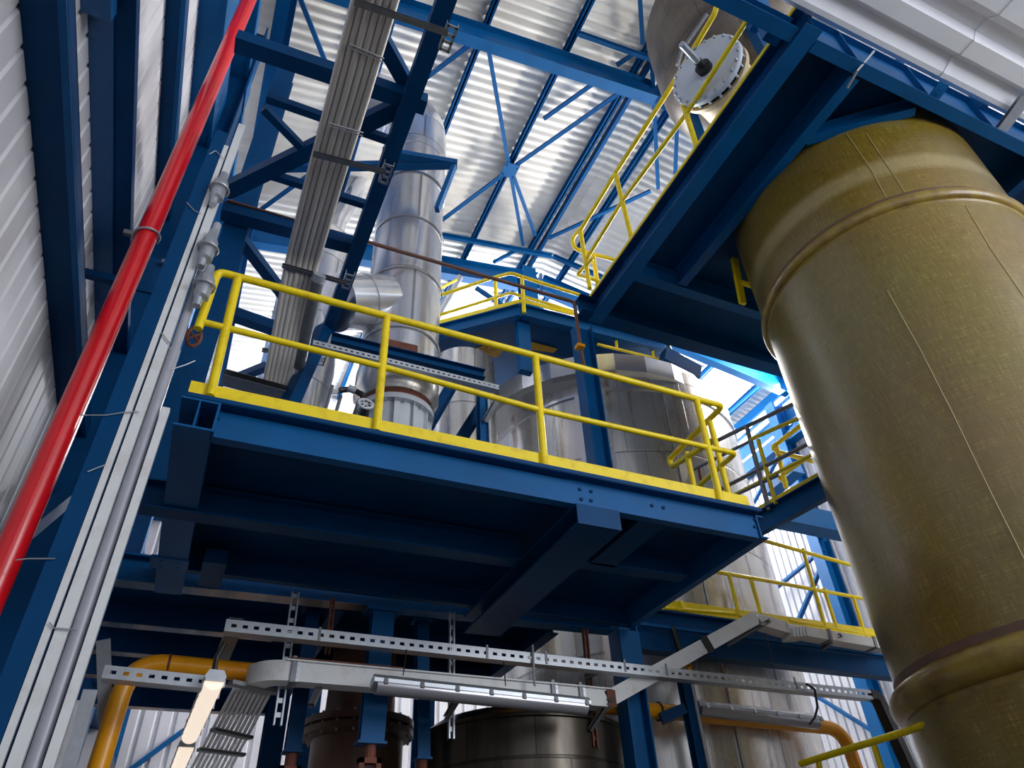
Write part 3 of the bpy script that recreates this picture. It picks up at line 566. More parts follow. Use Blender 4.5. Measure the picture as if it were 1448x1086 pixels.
mb = MB(); mb.lathe(ctr, [(R_N * 0.90, -0.05), (R_N * 0.90, 0.03)], n=56, axis=ax); mb.build('gasket', BLACK, t)
mb = MB(); mb.lathe(ctr, [(R_N, 0.03), (R_N, 0.08), (R_N * 0.97, 0.09)], n=56, axis=ax); cv = lab(mb.build('cover', FLANGE, t), 'grey round cover plate')
u_ = ax.cross(Vector((0, 0, 1))).normalized(); v_ = ax.cross(u_)
for i in range(20):
    a = 2 * math.pi * i / 20; p = ctr + (u_ * math.cos(a) + v_ * math.sin(a)) * R_N * 0.93
    mb = MB(); mb.lathe(p, [(0.02, -0.14), (0.02, 0.12)], n=6, axis=ax); mb.build('bolt', GALV, cv)
mb = MB(); mb.lathe(ctr, [(0.10, 0.08), (0.10, 0.16), (0.05, 0.17), (0.05, 0.26)], n=24, axis=ax); mb.build('boss', BLACK, cv)
mb = MB(); mb.tube([ctr + ax * 0.16, ctr + ax * 0.60], 0.042, 12); mb.build('handle', GALV, cv)
mb = MB(); mb.tube([at(958, 92, 'x', OC.x - 1.5), at(964, 72, 'x', OC.x - 1.45), at(1000, 20, 'x', OC.x - 1.3)], 0.03, 8); mb.build('conduit', GALV_D, t)

# ================================================================== CLAD VESSEL AND ITS GALLERY
VC = Vector((5.92, 8.67, 0)); VR = 2.07
t = thing('clad_vessel', 'big silver sheet-clad vessel with brown streaks behind the platform railing', 'vessel', (VC.x, VC.y, -EYE))
mb = MB(); mb.lathe(VC, [(VR, -EYE), (VR, 1.0), (VR, 3.5), (VR, 6.9)], n=96, uv=True, upu=26, vpu=0.75); mb.build('jacket', VESSEL_M, t)
mb = MB(); mb.lathe(VC + Vector((-0.30, 0.05, 0)), [(VR + 0.02, 6.62), (VR + 0.10, 6.66), (VR + 0.10, 6.98), (0.3, 7.45)], n=28, a0=0.1); lab(mb.build('hood', ALU, t, smooth=False), 'faceted flared hood round the top')
mb = MB(); mb.lathe(VC, [(VR, 6.38), (VR + 0.03, 6.4), (VR + 0.03, 6.45), (VR, 6.47)], n=96, cap=False); mb.build('band', ALU, t)
mb = MB(); mb.lathe(VC, [(VR, 1.05), (VR + 0.025, 1.06), (VR + 0.025, 1.10), (VR, 1.11)], n=96, cap=False); mb.build('band', RBROWN, t)
mb = MB()
for az in (226, 236, 262):
    a = math.radians(az); p = VC + Vector((math.cos(a), math.sin(a), 0)) * (VR + 0.02); mb.beam((p.x, p.y, -EYE), (p.x, p.y, 6.4), Bprof(0.10, 0.03), up=(math.cos(a), math.sin(a), 0))
mb.build('cover_strip', ALU_B, t, smooth=False)

ZG = 7.55
G = [Vector((1.55, 8.55, 0)), Vector((2.45, 7.95, 0)), Vector((3.52, 7.0, 0)), Vector((6.1, 6.9, 0)), Vector((6.9, 7.6, 0))]
t = thing('vessel_gallery', 'blue gallery platform with yellow toe board around the top of the clad vessel', 'platform', (4, 8, ZG))
for a, b in zip(G[:-1], G[1:]):
    mb = MB(); mb.beam((a.x, a.y, ZG), (b.x, b.y, ZG), Iprof(0.24, 0.12, 0.014, 0.01)); mb.build('edge_beam', BLUE, t, smooth=False)
    mb = MB(); mb.beam((a.x, a.y - 0.07, ZG + 0.25), (b.x, b.y - 0.07, ZG + 0.25), Bprof(0.012, 0.075)); mb.build('toe_board', YEL, t, smooth=False)
mb = MB(); pts = [(p.x, p.y) for p in G] + [(6.9, 9.6), (1.6, 9.6)]; m_ = len(pts)
mb._add([(x, y, ZG + 0.22) for x, y in pts] + [(x, y, ZG + 0.24) for x, y in pts], [tuple(range(m_))[::-1], tuple(m_ + i for i in range(m_))] + [(i, (i + 1) % m_, m_ + (i + 1) % m_, m_ + i) for i in range(m_)])
mb.build('deck_plate', NAVY, t, smooth=False)
for poly in (((662, 498), (700, 484), (716, 492), (703, 505)), ((738, 481), (788, 494), (782, 499), (735, 492))):
    q = [at(px, py, 'z', ZG + 0.20) for px, py in poly]; mb = MB(); nn = 9
    for i in range(nn + 1):
        s = i / nn; mb.beam(q[0].lerp(q[1], s), q[3].lerp(q[2], s), Bprof(0.009, 0.02)); mb.beam(q[0].lerp(q[3], s), q[1].lerp(q[2], s), Bprof(0.009, 0.02))
    lab(mb.build('grating', GRATE, t, smooth=False), 'yellow mesh grating panel')
mb = MB(); a = at(735, 462, 'y', 7.15); b = at(740, 508, 'y', 7.15); mb.beam((3.62, 7.1, 6.6), (3.62, 7.1, ZG + 0.1), Bprof(0.20, 0.12), up=(0, 1, 0)); mb.build('support_leg', BLUE, t, smooth=False)
mb = MB(); mb.beam(at(905, 535, 'y', 6.85), at(985, 574, 'y', 6.85), Bprof(0.2, 0.16)); mb.build('bracket', NAVY, t, smooth=False)
mb = MB(); mb.beam(at(935, 512, 'y', 6.8), at(985, 540, 'y', 6.8), Bprof(0.2, 0.3)); mb.build('bracket', NAVY, t, smooth=False)
gr = thing('gallery_guard', 'yellow railing around the far vessel gallery', 'railing', (3.5, 7, ZG + 0.2))
YG = 6.95
F1 = lambda px, py: at(px, py, 'y', YG)
Gd = lambda px, py: at(px, py, 'y', 7.7)
rail(gr, [at(600, 425, 'y', 8.2), at(690, 395, 'y', 7.4), F1(722, 386), F1(737, 391), F1(829, 420)], 0.030, 'top_rail', fr=0.1)
rail(gr, [at(600, 452, 'y', 8.2), at(700, 421, 'y', 7.3), F1(722, 414), F1(810, 440)], 0.025, 'mid_rail', fr=0.1)
for b, tp, y in (((702, 447), (700, 393), 7.3), ((741, 443), (738, 391), YG)): rail(gr, [at(*b, 'y', y), at(*tp, 'y', y)], 0.030, 'post')
rail(gr, [at(617, 425, 'y', 8.1), at(622, 408, 'y', 8.3), at(645, 396, 'y', 8.6)], 0.025, 'end_loop')
gr = thing('gallery_guard', 'short yellow railing and toe board glimpsed right of the platform column under the walkway', 'railing', (5, 7, ZG + 0.2))
rail(gr, [F1(845, 487), F1(948, 512)], 0.025, 'rail'); rail(gr, [F1(872, 492), F1(871, 478)], 0.025, 'post'); rail(gr, [F1(924, 506), F1(922, 490)], 0.025, 'post')
# things on the gallery
t = thing('sheet_hopper', 'narrow pale metal casing standing behind the far gallery rail', 'casing', (2.4, 9.2, ZG + .24))
p = at(655, 460, 'y', 9.3); mb = MB(); mb.box((p.x - 0.13, 9.25, ZG + 0.25), (p.x + 0.10, 9.5, 9.35)); mb.build('casing', ALU, t, smooth=False)
mb = MB(); mb.box((p.x + 0.14, 9.25, ZG + 0.25), (p.x + 0.30, 9.45, 9.5)); mb.build('side_post', BLUE, t, smooth=False)
mb = MB(); mb.tube([at(612, 460, 'y', 9.3), at(650, 392, 'y', 9.3)], 0.07, 10); tag(mb.build('slanted_pipe', ALU), 'slanted silver pipe left of the pale casing on the gallery', 'pipe')
mb = MB(); mb.beam(at(672, 408, 'y', 9.0), at(728, 445, 'y', 9.0), Bprof(0.08, 0.06)); tag(mb.build('brace_bar', BLUE, smooth=False), 'blue slanting brace behind the far gallery rail', 'bracing')

# brown thin pipe running right then down the column
mb = MB(); mb.tube(fillet([at(516, 341, 'y', 6.0), at(812, 427, 'y', 6.0), at(818, 470, 'y', 6.02), at(826, 520, 'y', 6.16)], 0.06), 0.026, 10)
t = tag(mb.build('thin_pipe', BROWN), 'thin brown pipe running to the column and turning down it', 'pipe')
mb = MB(); q = at(820, 491, 'y', 6.08); mb.box((q.x - 0.06, q.y - 0.06, q.z - 0.03), (q.x + 0.05, q.y + 0.04, q.z + 0.02)); tag(mb.build('pipe_clamp', YELD, smooth=False), 'small orange clamp on the brown pipe at the column', 'clamp')

# ================================================================== TALL DUCT with side branch and base flange
DC = Vector((1.60, 6.60, 0)); DR = 0.48
t = thing('tall_duct', 'tall shiny silver clad duct rising to a bend under the roof', 'duct', (DC.x, DC.y, 3.9))
mb = MB(); mb.lathe(DC, [(DR, 5.3), (DR, 6.2), (DR, 8.0), (DR, 9.05)], n=64, uv=True, upu=2, vpu=1.0); mb.build('jacket', DUCT_M, t)
mb = MB(); mb.lathe(DC, [(DR + 0.015, 9.05), (DR + 0.015, 10.6)], n=64, uv=True, upu=2, vpu=1.0)
mb.build('jacket', DUCT_M, t)
# lobster-back bend going over to the rear left
segs = 5; cb = DC + Vector((-0.62, 0.0, 10.6)); rings = []
path = [cb + Vector((math.cos(a) * 0.62, 0, math.sin(a) * 0.62)) for a in [math.pi / 2 * i / segs for i in range(segs + 1)]] + [cb + Vector((-0.9, 0, 0.62))]
mb = MB(); mb.tube(path, DR + 0.015, 40); mb.build('bend', ALU, t)
for z in (5.9, 6.95, 8.0, 9.05, 9.8):
    mb = MB(); mb.lathe(DC, [(DR + 0.012, z - 0.02), (DR + 0.026, z - 0.008), (DR + 0.026, z + 0.008), (DR + 0.012, z + 0.02)], n=64, cap=False); mb.build('seam_band', ALU, t)
bp0 = at(545, 428, 'y', 6.45); bp1 = at(478, 428, 'y', 6.3)
mb = MB(); mb.tube([bp1, bp0], 0.36, 40); lab(mb.build('branch', ALU, t), 'side branch with pointed saddle joint')
mb = MB(); mb.tube([bp0.lerp(bp1, 0.52), bp0.lerp(bp1, 0.48)], 0.372, 40); mb.build('seam_band', ALU, t)
mb = MB(); mb.lathe(DC, [(DR, 5.5), (DR + 0.02, 5.45), (DR + 0.02, 5.12), (DR - 0.04, 5.02)], n=48, uv=True, upu=3, vpu=1); lab(mb.build('skirt', ALU_B, t), 'frayed lower jacket')
mb = MB(); mb.lathe(DC, [(DR - 0.07, 5.04), (DR - 0.07, 4.92)], n=40); lab(mb.build('neck', RUST, t), 'rusty neck above the flange')
mb = MB(); mb.lathe(DC, [(DR - 0.08, 4.86), (DR - 0.03, 4.86), (DR - 0.03, 4.93), (DR - 0.08, 4.93)], n=56); mb.lathe(DC, [(DR - 0.10, 2.8), (DR - 0.10, 4.88)], n=48)
fl_ = lab(mb.build('base_flange', FLANGE, t), 'white flanged base ring')
for i in range(24):
    mb = MB(); a = 2 * math.pi * i / 24; bolts(mb, [DC + Vector((math.cos(a) * (DR - 0.055), math.sin(a) * (DR - 0.055), 4.83))], (0, 0, 1), 0.014, 0.04); mb.build('bolt', GALV, fl_)
for i in range(12):
    mb = MB(); a = 2 * math.pi * (i + .5) / 12; c_, s_ = math.cos(a), math.sin(a); p = DC + Vector((c_ * (DR - 0.10), s_ * (DR - 0.10), 0))
    mb.beam((p.x, p.y, 4.5), (p.x, p.y, 4.86), Bprof(0.012, 0.05), up=(c_, s_, 0)); mb.build('rib', FLANGE, fl_)
# rusty bracket on the duct, hand wheel valve beside it
t = thing('duct_bracket', 'rust brown bracket with blue underside on the silver duct', 'bracket', at(570, 490, 'y', 6.1))
mb = MB(); mb.beam(at(548, 494, 'y', 6.12), at(588, 503, 'y', 6.12), Bprof(0.14, 0.10)); mb.build('angle_plate', RUST, t, smooth=False)
mb = MB(); mb.beam(at(551, 505, 'y', 6.08), at(588, 513, 'y', 6.08), Bprof(0.10, 0.07)); mb.build('stub_channel', NAVY, t, smooth=False)
t = thing('valve', 'small handwheel valve with black hose left of the white flange', 'valve', at(515, 575, 'y', 5.9))
wc = at(517, 571, 'y', 5.9)
mb = MB(); mb.tube(arc(wc, (1, 0, 0), (0, 0.3, 0.95), 0.075, 0, 2 * math.pi * 15 / 16, 15), 0.014, 8, closed=True); mb.build('wheel_rim', FLANGE, t)
mb = MB()
for i in range(3):
    a = math.pi * i / 3; d = Vector((math.cos(a), 0.3 * math.sin(a), 0.95 * math.sin(a))) * 0.075; mb.tube([wc - d, wc + d], 0.009, 6)
mb.build('wheel_spoke', FLANGE, t)
mb = MB(); mb.tube(fillet([at(480, 552, 'y', 6.0), at(498, 550, 'y', 6.0), at(512, 558, 'y', 5.95), at(517, 571, 'y', 5.95)], .05), 0.032, 10); mb.build('hose', BLACK, t)
mb = MB(); mb.tube([at(492, 548, 'y', 5.97), at(503, 553, 'y', 5.97)], 0.04, 12); mb.build('coupling', GREY, t)
mb = MB(); mb.tube([wc, wc + Vector((0.05, 0.3, -0.05))], 0.05, 10); mb.build('valve_body', BLACK, t)
for a, b, w_ in (((470, 600), (482, 560), 'middle one'), ((495, 602), (508, 565), 'rightmost one'), ((455, 598), (470, 545), 'leftmost and tallest one')):
    mb = MB(); mb.tube([at(*a, 'y', 6.1), at(*b, 'y', 6.1)], 0.018, 8); tag(mb.build('rod', GALV_D), 'thin dark rod left of the white flange, ' + w_, 'rod', 'thin rods by the valve')

# perforated channel on blue channel crossing before the duct
t = thing('cable_channel', 'perforated galvanised channel on a blue beam crossing in front of the duct', 'channel', at(440, 490, 'y', 5.75))
a = at(442, 487, 'y', 5.75); b = at(706, 551, 'y', 5.75); a2 = at(468, 480, 'y', 5.8); b2 = at(684, 532, 'y', 5.8)
mb = MB(); mb.beam(a2, b2, Iprof(0.12, 0.12, 0.01, 0.008, -0.06)); mb.build('support_beam', NAVY, t, smooth=False)
def slotted(mb, a, b, hgt, wid, pitch=0.06, slot=0.028, t_=0.003, face='side'):
    """strip web with real rectangular openings between two rails"""
    a = Vector(a); b = Vector(b); d = (b - a); L = d.length; d.normalize(); n_ = int(L / pitch); s = hgt * 0.22
    up = Vector((0, 0, 1)); 
    mb.beam(a, b, Bprof(t_, hgt * 0.36)); mb.beam(a + up * hgt * 0.64, b + up * hgt * 0.64, Bprof(t_, hgt * 0.36))
    for i in range(n_ + 1):
        p = a + d * (i * pitch); q = p + d * (pitch - slot)
        if (q - a).length <= L: mb.beam(p + up * hgt * 0.36, q + up * hgt * 0.36, Bprof(t_, hgt * 0.28))
    side = d.cross(up).normalized() * -1
    mb.beam(a + side * wid / 2, b + side * wid / 2, Bprof(wid, 0.003)); mb.beam(a + side * wid + up * hgt * 0.0, b + side * wid + up * hgt * 0.0, Bprof(t_, hgt * 0.3))
mb = MB(); slotted(mb, a, b, 0.065, 0.08); mb.build('slotted_channel', GALV, t, smooth=False)
t = thing('bracket_stand', 'blue post with galvanised arm behind the railing left of the clad vessel', 'stand', at(680, 640, 'y', 6.2))
mb = MB(); q = at(683, 555, 'y', 6.6); mb.beam((q.x, 6.6, 2.8), q, Iprof(0.14, 0.14, 0.01, 0.008, -0.07), up=(0, 1, 0)); mb.build('post', BLUE, t, smooth=False)
mb = MB(); mb.beam(at(692, 640, 'y', 6.5), at(689, 560, 'y', 6.5), Bprof(0.03, 0.03)); mb.beam(at(690, 598, 'y', 6.48), at(706, 568, 'y', 6.3), Cprof(0.05, 0.06, 0.005)); mb.build('arm', GALV, t, smooth=False)
for a, b, w_ in (((598, 615), (648, 530), 'wide one right of the white flange'), ((640, 640), (684, 570), 'narrow one left of the galvanised post')):
    mb = MB(); p = at(*a, 'y', 6.9); q = at(*b, 'y', 6.9); p = q + (p - q) * ((q.z - 2.8) / (q.z - p.z)); mb.beam(p, q, Iprof(0.16, 0.16, 0.012, 0.01, -0.08)); tag(mb.build('raking_strut', NAVY, smooth=False), 'dark blue raking strut behind the railing, ' + w_, 'strut')

# ================================================================== LEFT OVERHEAD FRAME, CABLE BUNDLE AND ITS BEAM
t = thing('lattice', 'dark blue horizontal lattice frame between the left wall and the cable beam', 'frame', (0, 4.5, 6.0))
Z6 = lambda px, py, dz=0: at(px, py, 'z', 6.05 + dz)
for a, b, pf in (((334, 58), (602, 148), Bprof(0.14, 0.14, -0.07)), ((376, 141), (562, 206), Bprof(0.07, 0.08)), ((318, 275), (575, 150), Bprof(0.15, 0.12)), ((372, 156), (450, 236), Bprof(0.07, 0.07)), ((371, 247), (521, 294), Bprof(0.07, 0.08)),
                 ((314, 298), (512, 350), Bprof(0.15, 0.14, -0.07)), ((321, 318), (402, 424), Bprof(0.12, 0.10)), ((322, 448), (392, 472), Bprof(0.14, 0.14)), ((326, 542), (376, 522), Bprof(0.10, 0.10)), ((503, -4), (577, 128), Bprof(0.13, 0.12))):
    jj = len(t.children) * 0.006
    mb = MB(); mb.beam(Z6(*a, jj), Z6(*b, jj), pf); mb.build('lattice_bar', NAVY, t, smooth=False)
mb = MB(); mb.beam(Z6(512, 348) , Z6(318, 292), Bprof(0.03, 0.02, 0.09)); lab(mb.build('rust_edge', BROWN, t, smooth=False), 'rusty upper edge strip')
t = thing('platform_column', 'blue column behind the vertical trunking carrying the overhead frame', 'column', (-0.5, 5.3, ZB + .2))
mb = MB(); mb.beam((-0.52, 5.55, ZB + 0.25), (-0.52, 5.55, 9.4), Iprof(0.24, 0.24, 0.016, 0.010, -0.12), up=(0, 1, 0)); mb.build('shaft', NAVY, t, smooth=False)
# duct support bracket
t = thing('duct_support', 'blue triangular bracket embracing the silver duct', 'bracket', at(560, 235, 'z', 8.7))
Z9 = lambda px, py: at(px, py, 'z', 8.55)
for a, b in (((376, 240), (646, 235)), ((540, 218), (646, 236))):
    mb = MB(); jj = Vector((0, 0, 0.015 * len(t.children))); mb.beam(Z9(*a) + jj, Z9(*b) + jj, Bprof(0.11, 0.09)); mb.build('arm', BLUE, t, smooth=False)
mb = MB(); q = Z9(645, 235); mb.beam(q, at(621, 297, 'y', q.y + 0.1), Bprof(0.09, 0.06)); mb.build('prop', BLUE, t, smooth=False)

t = thing('cable_beam', 'long dark blue beam running away beside the grey cable bundle', 'beam', (0.75, 4, 5.9))
mb = MB(); mb.beam((0.76, 0.8, 5.93), (0.70, 6.6, 5.93), Bprof(0.15, 0.16)); mb.build('box_beam', NAVY, t, smooth=False)
mb = MB(); mb.beam((0.70, 6.6, 5.95), at(388, 640, 'y', 6.35), Bprof(0.16, 0.14)); mb.build('lower_leg', NAVY, t, smooth=False)
cb_ = thing('cable_bundle', 'thick bundle of parallel grey cables overhead', 'cable bundle', (0.26, 4, 5.75))
ZC = 5.72
near = [(496, -4), (566, -4)]; mid = [(405, 360), (452, 372)]; low = [(366, 575), (398, 584)]
for i in range(6):
    s = (i + 0.5) / 6
    L_ = lambda e: (e[0][0] * (1 - s) + e[1][0] * s, e[0][1] * (1 - s) + e[1][1] * s)
    jz = 0.006 * math.sin(i * 2.1)
    p0 = at(*L_(near), 'z', ZC + jz); p1 = at(*L_(mid), 'z', ZC + 0.05 + jz); p2 = at(*L_(low), 'z', ZC - 0.9)
    p00 = p0 + (p0 - p1) * 0.6; rad = 0.034
    mb = MB(); mb.tube(fillet([p00, p0.lerp(p1, .3) + Vector((0.004, 0, 0)), p0.lerp(p1, .65) - Vector((0.004, 0, 0)), p1, p1.lerp(p2, 0.5), p2], 0.3, 3), 0.0295, 14); mb.build('cable', CABLE, cb_)
for (ax_, ay), (bx_, by) in (((494, 62), (543, 83)), ((465, 174), (514, 188)), ((395, 400), (450, 418)), ((385, 440), (430, 452))):
    mb = MB(); a = at(ax_, ay, 'z', ZC - 0.03); b = at(bx_, by, 'z', ZC - 0.03); mb.tube([a, b], 0.008, 6); mb.tube([a + Vector((0, .03, 0)), b + Vector((0, .03, 0))], 0.006, 6); mb.build('wire_tie', WIRE, cb_)
def support(a, b, w_, plate):
    t = thing('cable_support', 'galvanised cross bar under the cable bundle, ' + w_, 'support', at(*a, 'z', ZC - 0.06))
    mb = MB(); mb.beam(at(*a, 'z', ZC - 0.07), at(*b, 'z', ZC - 0.07), Cprof(0.035, 0.045, 0.004)); mb.build('cross_bar', GALV_D, t, smooth=False)
    (px, py) = plate; q = at(px, py, 'z', ZC + 0.02); mb = MB()
    for dx in (-0.035, 0.035): mb.box((q.x + dx - 0.010, q.y - 0.11, q.z - 0.012), (q.x + dx + 0.010, q.y + 0.11, q.z))
    for dy in (-0.10, -0.03, 0.03, 0.10): mb.box((q.x - 0.04, q.y + dy - 0.012, q.z - 0.012), (q.x + 0.04, q.y + dy + 0.012, q.z))
    for s in (-1, 1): mb.box((q.x + s * 0.045 - 0.002, q.y - 0.11, q.z - 0.012), (q.x + s * 0.045 + 0.002, q.y + 0.11, q.z + 0.06))
    mb.build('slotted_plate', GALV, t, smooth=False)
support((500, 8), (632, 52), 'nearest the top of the frame', (634, 54))
support((442, 222), (545, 248), 'second, beside the duct bend seam', (546, 246))
support((398, 379), (490, 404), 'third, above the yellow top rail', (492, 398))
support((370, 498), (450, 512), 'lowest, behind the yellow mid rail', (455, 508))
t = thing('conduit_pipe', 'short grey tube with silver collar right of the cable bundle', 'pipe', at(452, 450, 'z', 5.3))
mb = MB(); mb.tube([at(450, 392, 'z', 5.6), at(423, 520, 'z', 5.15)], 0.062, 16); mb.build('tube', GALV_D, t)
mb = MB(); mb.tube([at(452, 388, 'z', 5.62), at(448, 398, 'z', 5.58)], 0.07, 16); mb.build('collar', GALV, t)
mb = MB(); mb.tube([at(423, 520, 'z', 5.15), at(405, 585, 'z', 4.9)], 0.05, 14); mb.build('ribbed_hose', CABLE, t)
for a, b, w_ in (((312, 545), (400, 568), 'just above the toe board at the left'),):
    mb = MB(); mb.beam(at(*a, 'y', 6.6), at(*b, 'y', 6.6), Cprof(0.08, 0.2, 0.005)); tag(mb.build('cable_tray', GALV_D, smooth=False), 'dull perforated cable tray just above the toe board at the left', 'cable tray')

# second silver duct and pipe left of the tall duct
t = thing('rear_duct', 'wide silver clad duct behind the cable bundle and the third cable support', 'duct', (0.6, 8.3, 3))
q = at(449, 360, 'y', 8.3)
mb = MB(); mb.lathe((q.x + 0.05, 8.4, 0), [(0.52, 2.8), (0.52, q.z + 0.15), (0.46, q.z + 0.45), (0.3, q.z + 0.62)], n=48, uv=True, upu=3, vpu=0.8); mb.build('jacket', DUCT_M, t)
q = at(478, 300, 'y', 8.9); mb = MB(); mb.tube(fillet([(q.x - 0.2, 8.9, 6), (q.x + 0.02, 8.9, q.z - 0.3), at(512, 258, 'y', 9.0), at(535, 140, 'y', 9.2)], 0.3), 0.17, 24); tag(mb.build('silver_pipe', ALU), 'slim bright silver pipe climbing between the cable bundle and the beam', 'pipe')

# ================================================================== VERTICAL TRUNKING AND RED PIPE (left)
YT = 3.9
def vstrip(name, xa, xb, ztop, m, label, cat, y0=YT, dep=0.06, parent=None):
    mb = MB(); mb.box((xa * YT, y0, -EYE), (xb * YT, y0 + dep, ztop))
    o = mb.build(name, m, parent, smooth=False)
    if parent is None: tag(o, label, cat)
    return o
t = thing('trunking_post', 'blue steel post carrying the white vertical trunking left of the platform', 'post', (-0.68, YT, -EYE))
mb = MB(); mb.box((-0.190 * YT, YT, -EYE), (-0.166 * YT, YT + 0.02, 5.42)); mb.box((-0.178 * YT - 0.005, YT + 0.02, -EYE), (-0.178 * YT + 0.005, YT + 0.13, 5.42)); mb.box((-0.190 * YT, YT + 0.13, -EYE), (-0.166 * YT, YT + 0.15, 5.42)); mb.build('shaft', NAVY, t, smooth=False)
mb = MB(); mb.box((-0.166 * YT, YT + 0.052, -EYE), (-0.138 * YT, YT + 0.06, 5.3)); mb.box((-0.166 * YT, YT + 0.06, -EYE), (-0.108 * YT, YT + 0.075, 2.5)); mb.build('back_plate', BLUE, t, smooth=False)
vstrip('trunking', -0.165, -0.1565, 5.25, WHITE, 'narrow white trunking strip against the blue post edge', 'trunking', dep=0.035)
vstrip('trunking', -0.153, -0.139, 5.60, WHITE, 'broad white trunking strip in the middle of the vertical group', 'trunking', dep=0.05)
mb = MB(); mb.lathe((-0.1295 * YT, YT + 0.05, 0), [(0.034, -EYE), (0.034, 3.10)], n=24); mb.lathe((-0.1295 * YT, YT + 0.05, 0), [(0.028, 3.1), (0.028, 4.35)], n=20)
t = tag(mb.build('grey_riser', GREY), 'smooth grey round riser pipe between two white strips', 'pipe')
vstrip('trunking', -0.1185, -0.1075, 2.62, WHITE, 'rightmost white trunking strip of the vertical group, with worn edge', 'trunking', dep=0.04)
for i, (px, py, w_) in enumerate(((306, 268, 'uppermost one near the trunking top'), (290, 352, 'middle one left of the cable bundle'), (285, 405, 'lowest one beside the railing end'))):
    q = at(px + 4, py, 'y', YT - 0.04); t = thing('cable_gland', 'grey pipe fitting beside the white trunking, ' + w_, 'fitting', q)
    mb = MB(); mb.tube([q - Vector((0.01, 0, 0.19)), q - Vector((0.01, 0, .12)), q - Vector((0, 0, .1)), q + Vector((0, 0, 0.07)), q + Vector((0.0, 0, 0.12)), q + Vector((0.0, 0, 0.2))], [0.028, 0.03, 0.05, 0.055, 0.035, 0.026], 18); mb.build('fitting_body', GALV, t)
    mb = MB(); mb.tube(arc(q, (1, 0, 0), (0, 1, 0), 0.068, 0, 2 * math.pi * 15 / 16, 15), 0.010, 6, closed=True); mb.build('clamp_ring', WIRE, t)
t = thing('red_handwheel', 'small dark red round wheel beside the railing end', 'wheel', at(274, 478, 'y', 4.4)); q = at(274, 476, 'y', 4.4)
mb = MB(); mb.tube(arc(q, (0.5, 0.1, 0), (0, 0, 1), 0.09, 0, 2 * math.pi * 19 / 20, 19), 0.014, 8, closed=True); mb.build('wheel_rim', RUST, t)
mb = MB(); mb.tube([q - Vector((0.04, 0, 0.04)), q + Vector((0.04, 0, 0.04))], 0.010, 6); mb.tube([q - Vector((-0.04, 0, 0.04)), q + Vector((-0.04, 0, 0.04))], 0.010, 6); mb.build('wheel_spoke', RUST, t)
for pts, w_ in (([(196, 582), (176, 583), (150, 587), (112, 587)], 'long middle one reaching the red pipe'), ([(150, 657), (136, 662), (124, 667)], 'short one below the long one'), ([(78, 790), (40, 790), (22, 792)], 'low one crossing to the red pipe'), ([(70, 880), (76, 888), (108, 891)], 'lowest one over the white strips'), ([(296, 218), (305, 213), (318, 226)], 'uppermost one looped over the trunking top'), ([(264, 286), (275, 298), (284, 302)], 'second from the top'), ([(228, 470), (236, 480), (240, 486)], 'short one beside the railing end'), ([(243, 522), (262, 516), (276, 510)], 'one sticking out right towards the column')):
    mb = MB(); mb.tube([at(px, py, 'y', YT - 0.012) for px, py in pts], 0.0035, 6); tag(mb.build('tie_wire', WIRE), 'thin tie wire on the vertical trunking, ' + w_, 'wire', 'tie wires on the trunking')
t = thing('red_pipe', 'glossy red vertical pipe in front of the left wall', 'pipe', (-0.93, 4.05, -EYE))
RX, RY = -0.2315 * 4.05, 4.05
mb = MB(); mb.lathe((RX, RY, 0), [(0.071, -EYE), (0.071, 10.9)], n=40); mb.build('pipe_run', RED, t)
q = at(205, 325, 'y', RY - 0.06)
mb = MB(); mb.tube([Vector((RX + 0.085 * math.cos(a), RY + 0.085 * math.sin(a), q.z + 0.02 * math.cos(a))) for a in [math.pi * (-1.05 + 1.3 * i / 14) for i in range(15)]], 0.009, 8); mb.build('u_clamp', GALV, t)
mb = MB(); mb.box((RX - 0.15, RY + 0.0, q.z - 0.02), (RX - 0.07, RY + 0.03, q.z + 0.02)); mb.build('clamp_nut', GALV_D, t, smooth=False)
t = thing('junction_plate', 'dark blue mounting plate beside the red pipe under its clamp', 'plate', at(220, 390, 'y', 4.6))
mb = MB(); a = at(206, 362, 'y', 4.7); b = at(238, 420, 'y', 4.7); mb.box((a.x, 4.7, b.z), (b.x + 0.02, 4.72, a.z)); mb.build('plate', NAVY, t, smooth=False)
mb = MB(); mb.box((XL, 4.72, b.z + 0.05), (b.x, 4.78, b.z + 0.11)); mb.build('wall_bracket', NAVY, t, smooth=False)
mb = MB(); c_ = at(234, 374, 'y', 4.68); mb.box((c_.x - 0.03, 4.64, c_.z - 0.02), (c_.x + 0.02, 4.68, c_.z + 0.02)); mb.build('connector', GALV_D, t, smooth=False)

# ================================================================== BELOW THE PLATFORM
# slotted cable tray with its bent down end
t = thing('slotted_tray', 'long slotted galvanised cable tray below the platform, bending down at the right', 'cable tray', (3.6, 5.9, 2.05))
a = Vector((0.22, 5.9, 2.03)); b = Vector((6.96, 5.9, 1.99))
mb = MB(); slotted(mb, a, b, 0.095, 0.11, 0.085, 0.04); mb.build('tray_run', GALV, t, smooth=False)
for x in (0.95, 2.42, 3.0, 3.83, 4.3, 5.9): mb = MB(); mb.box((x - 0.01, 5.893, 2.02), (x + 0.01, 5.90, 2.135)); mb.build('joint_plate', GALV_D, t, smooth=False)
mb = MB(); tp = fillet([(6.96, 5.95, 2.05), (7.08, 5.95, 2.03), (7.22, 5.95, 1.2), (7.3, 5.95, 0.6)], 0.12)
for i in range(len(tp) - 1): mb.beam(tp[i], tp[i + 1], Bprof(0.12, 0.09, -0.045), up=(1, 0, 0.2))
mb.build('tray_bend', BLACK, t, smooth=False)
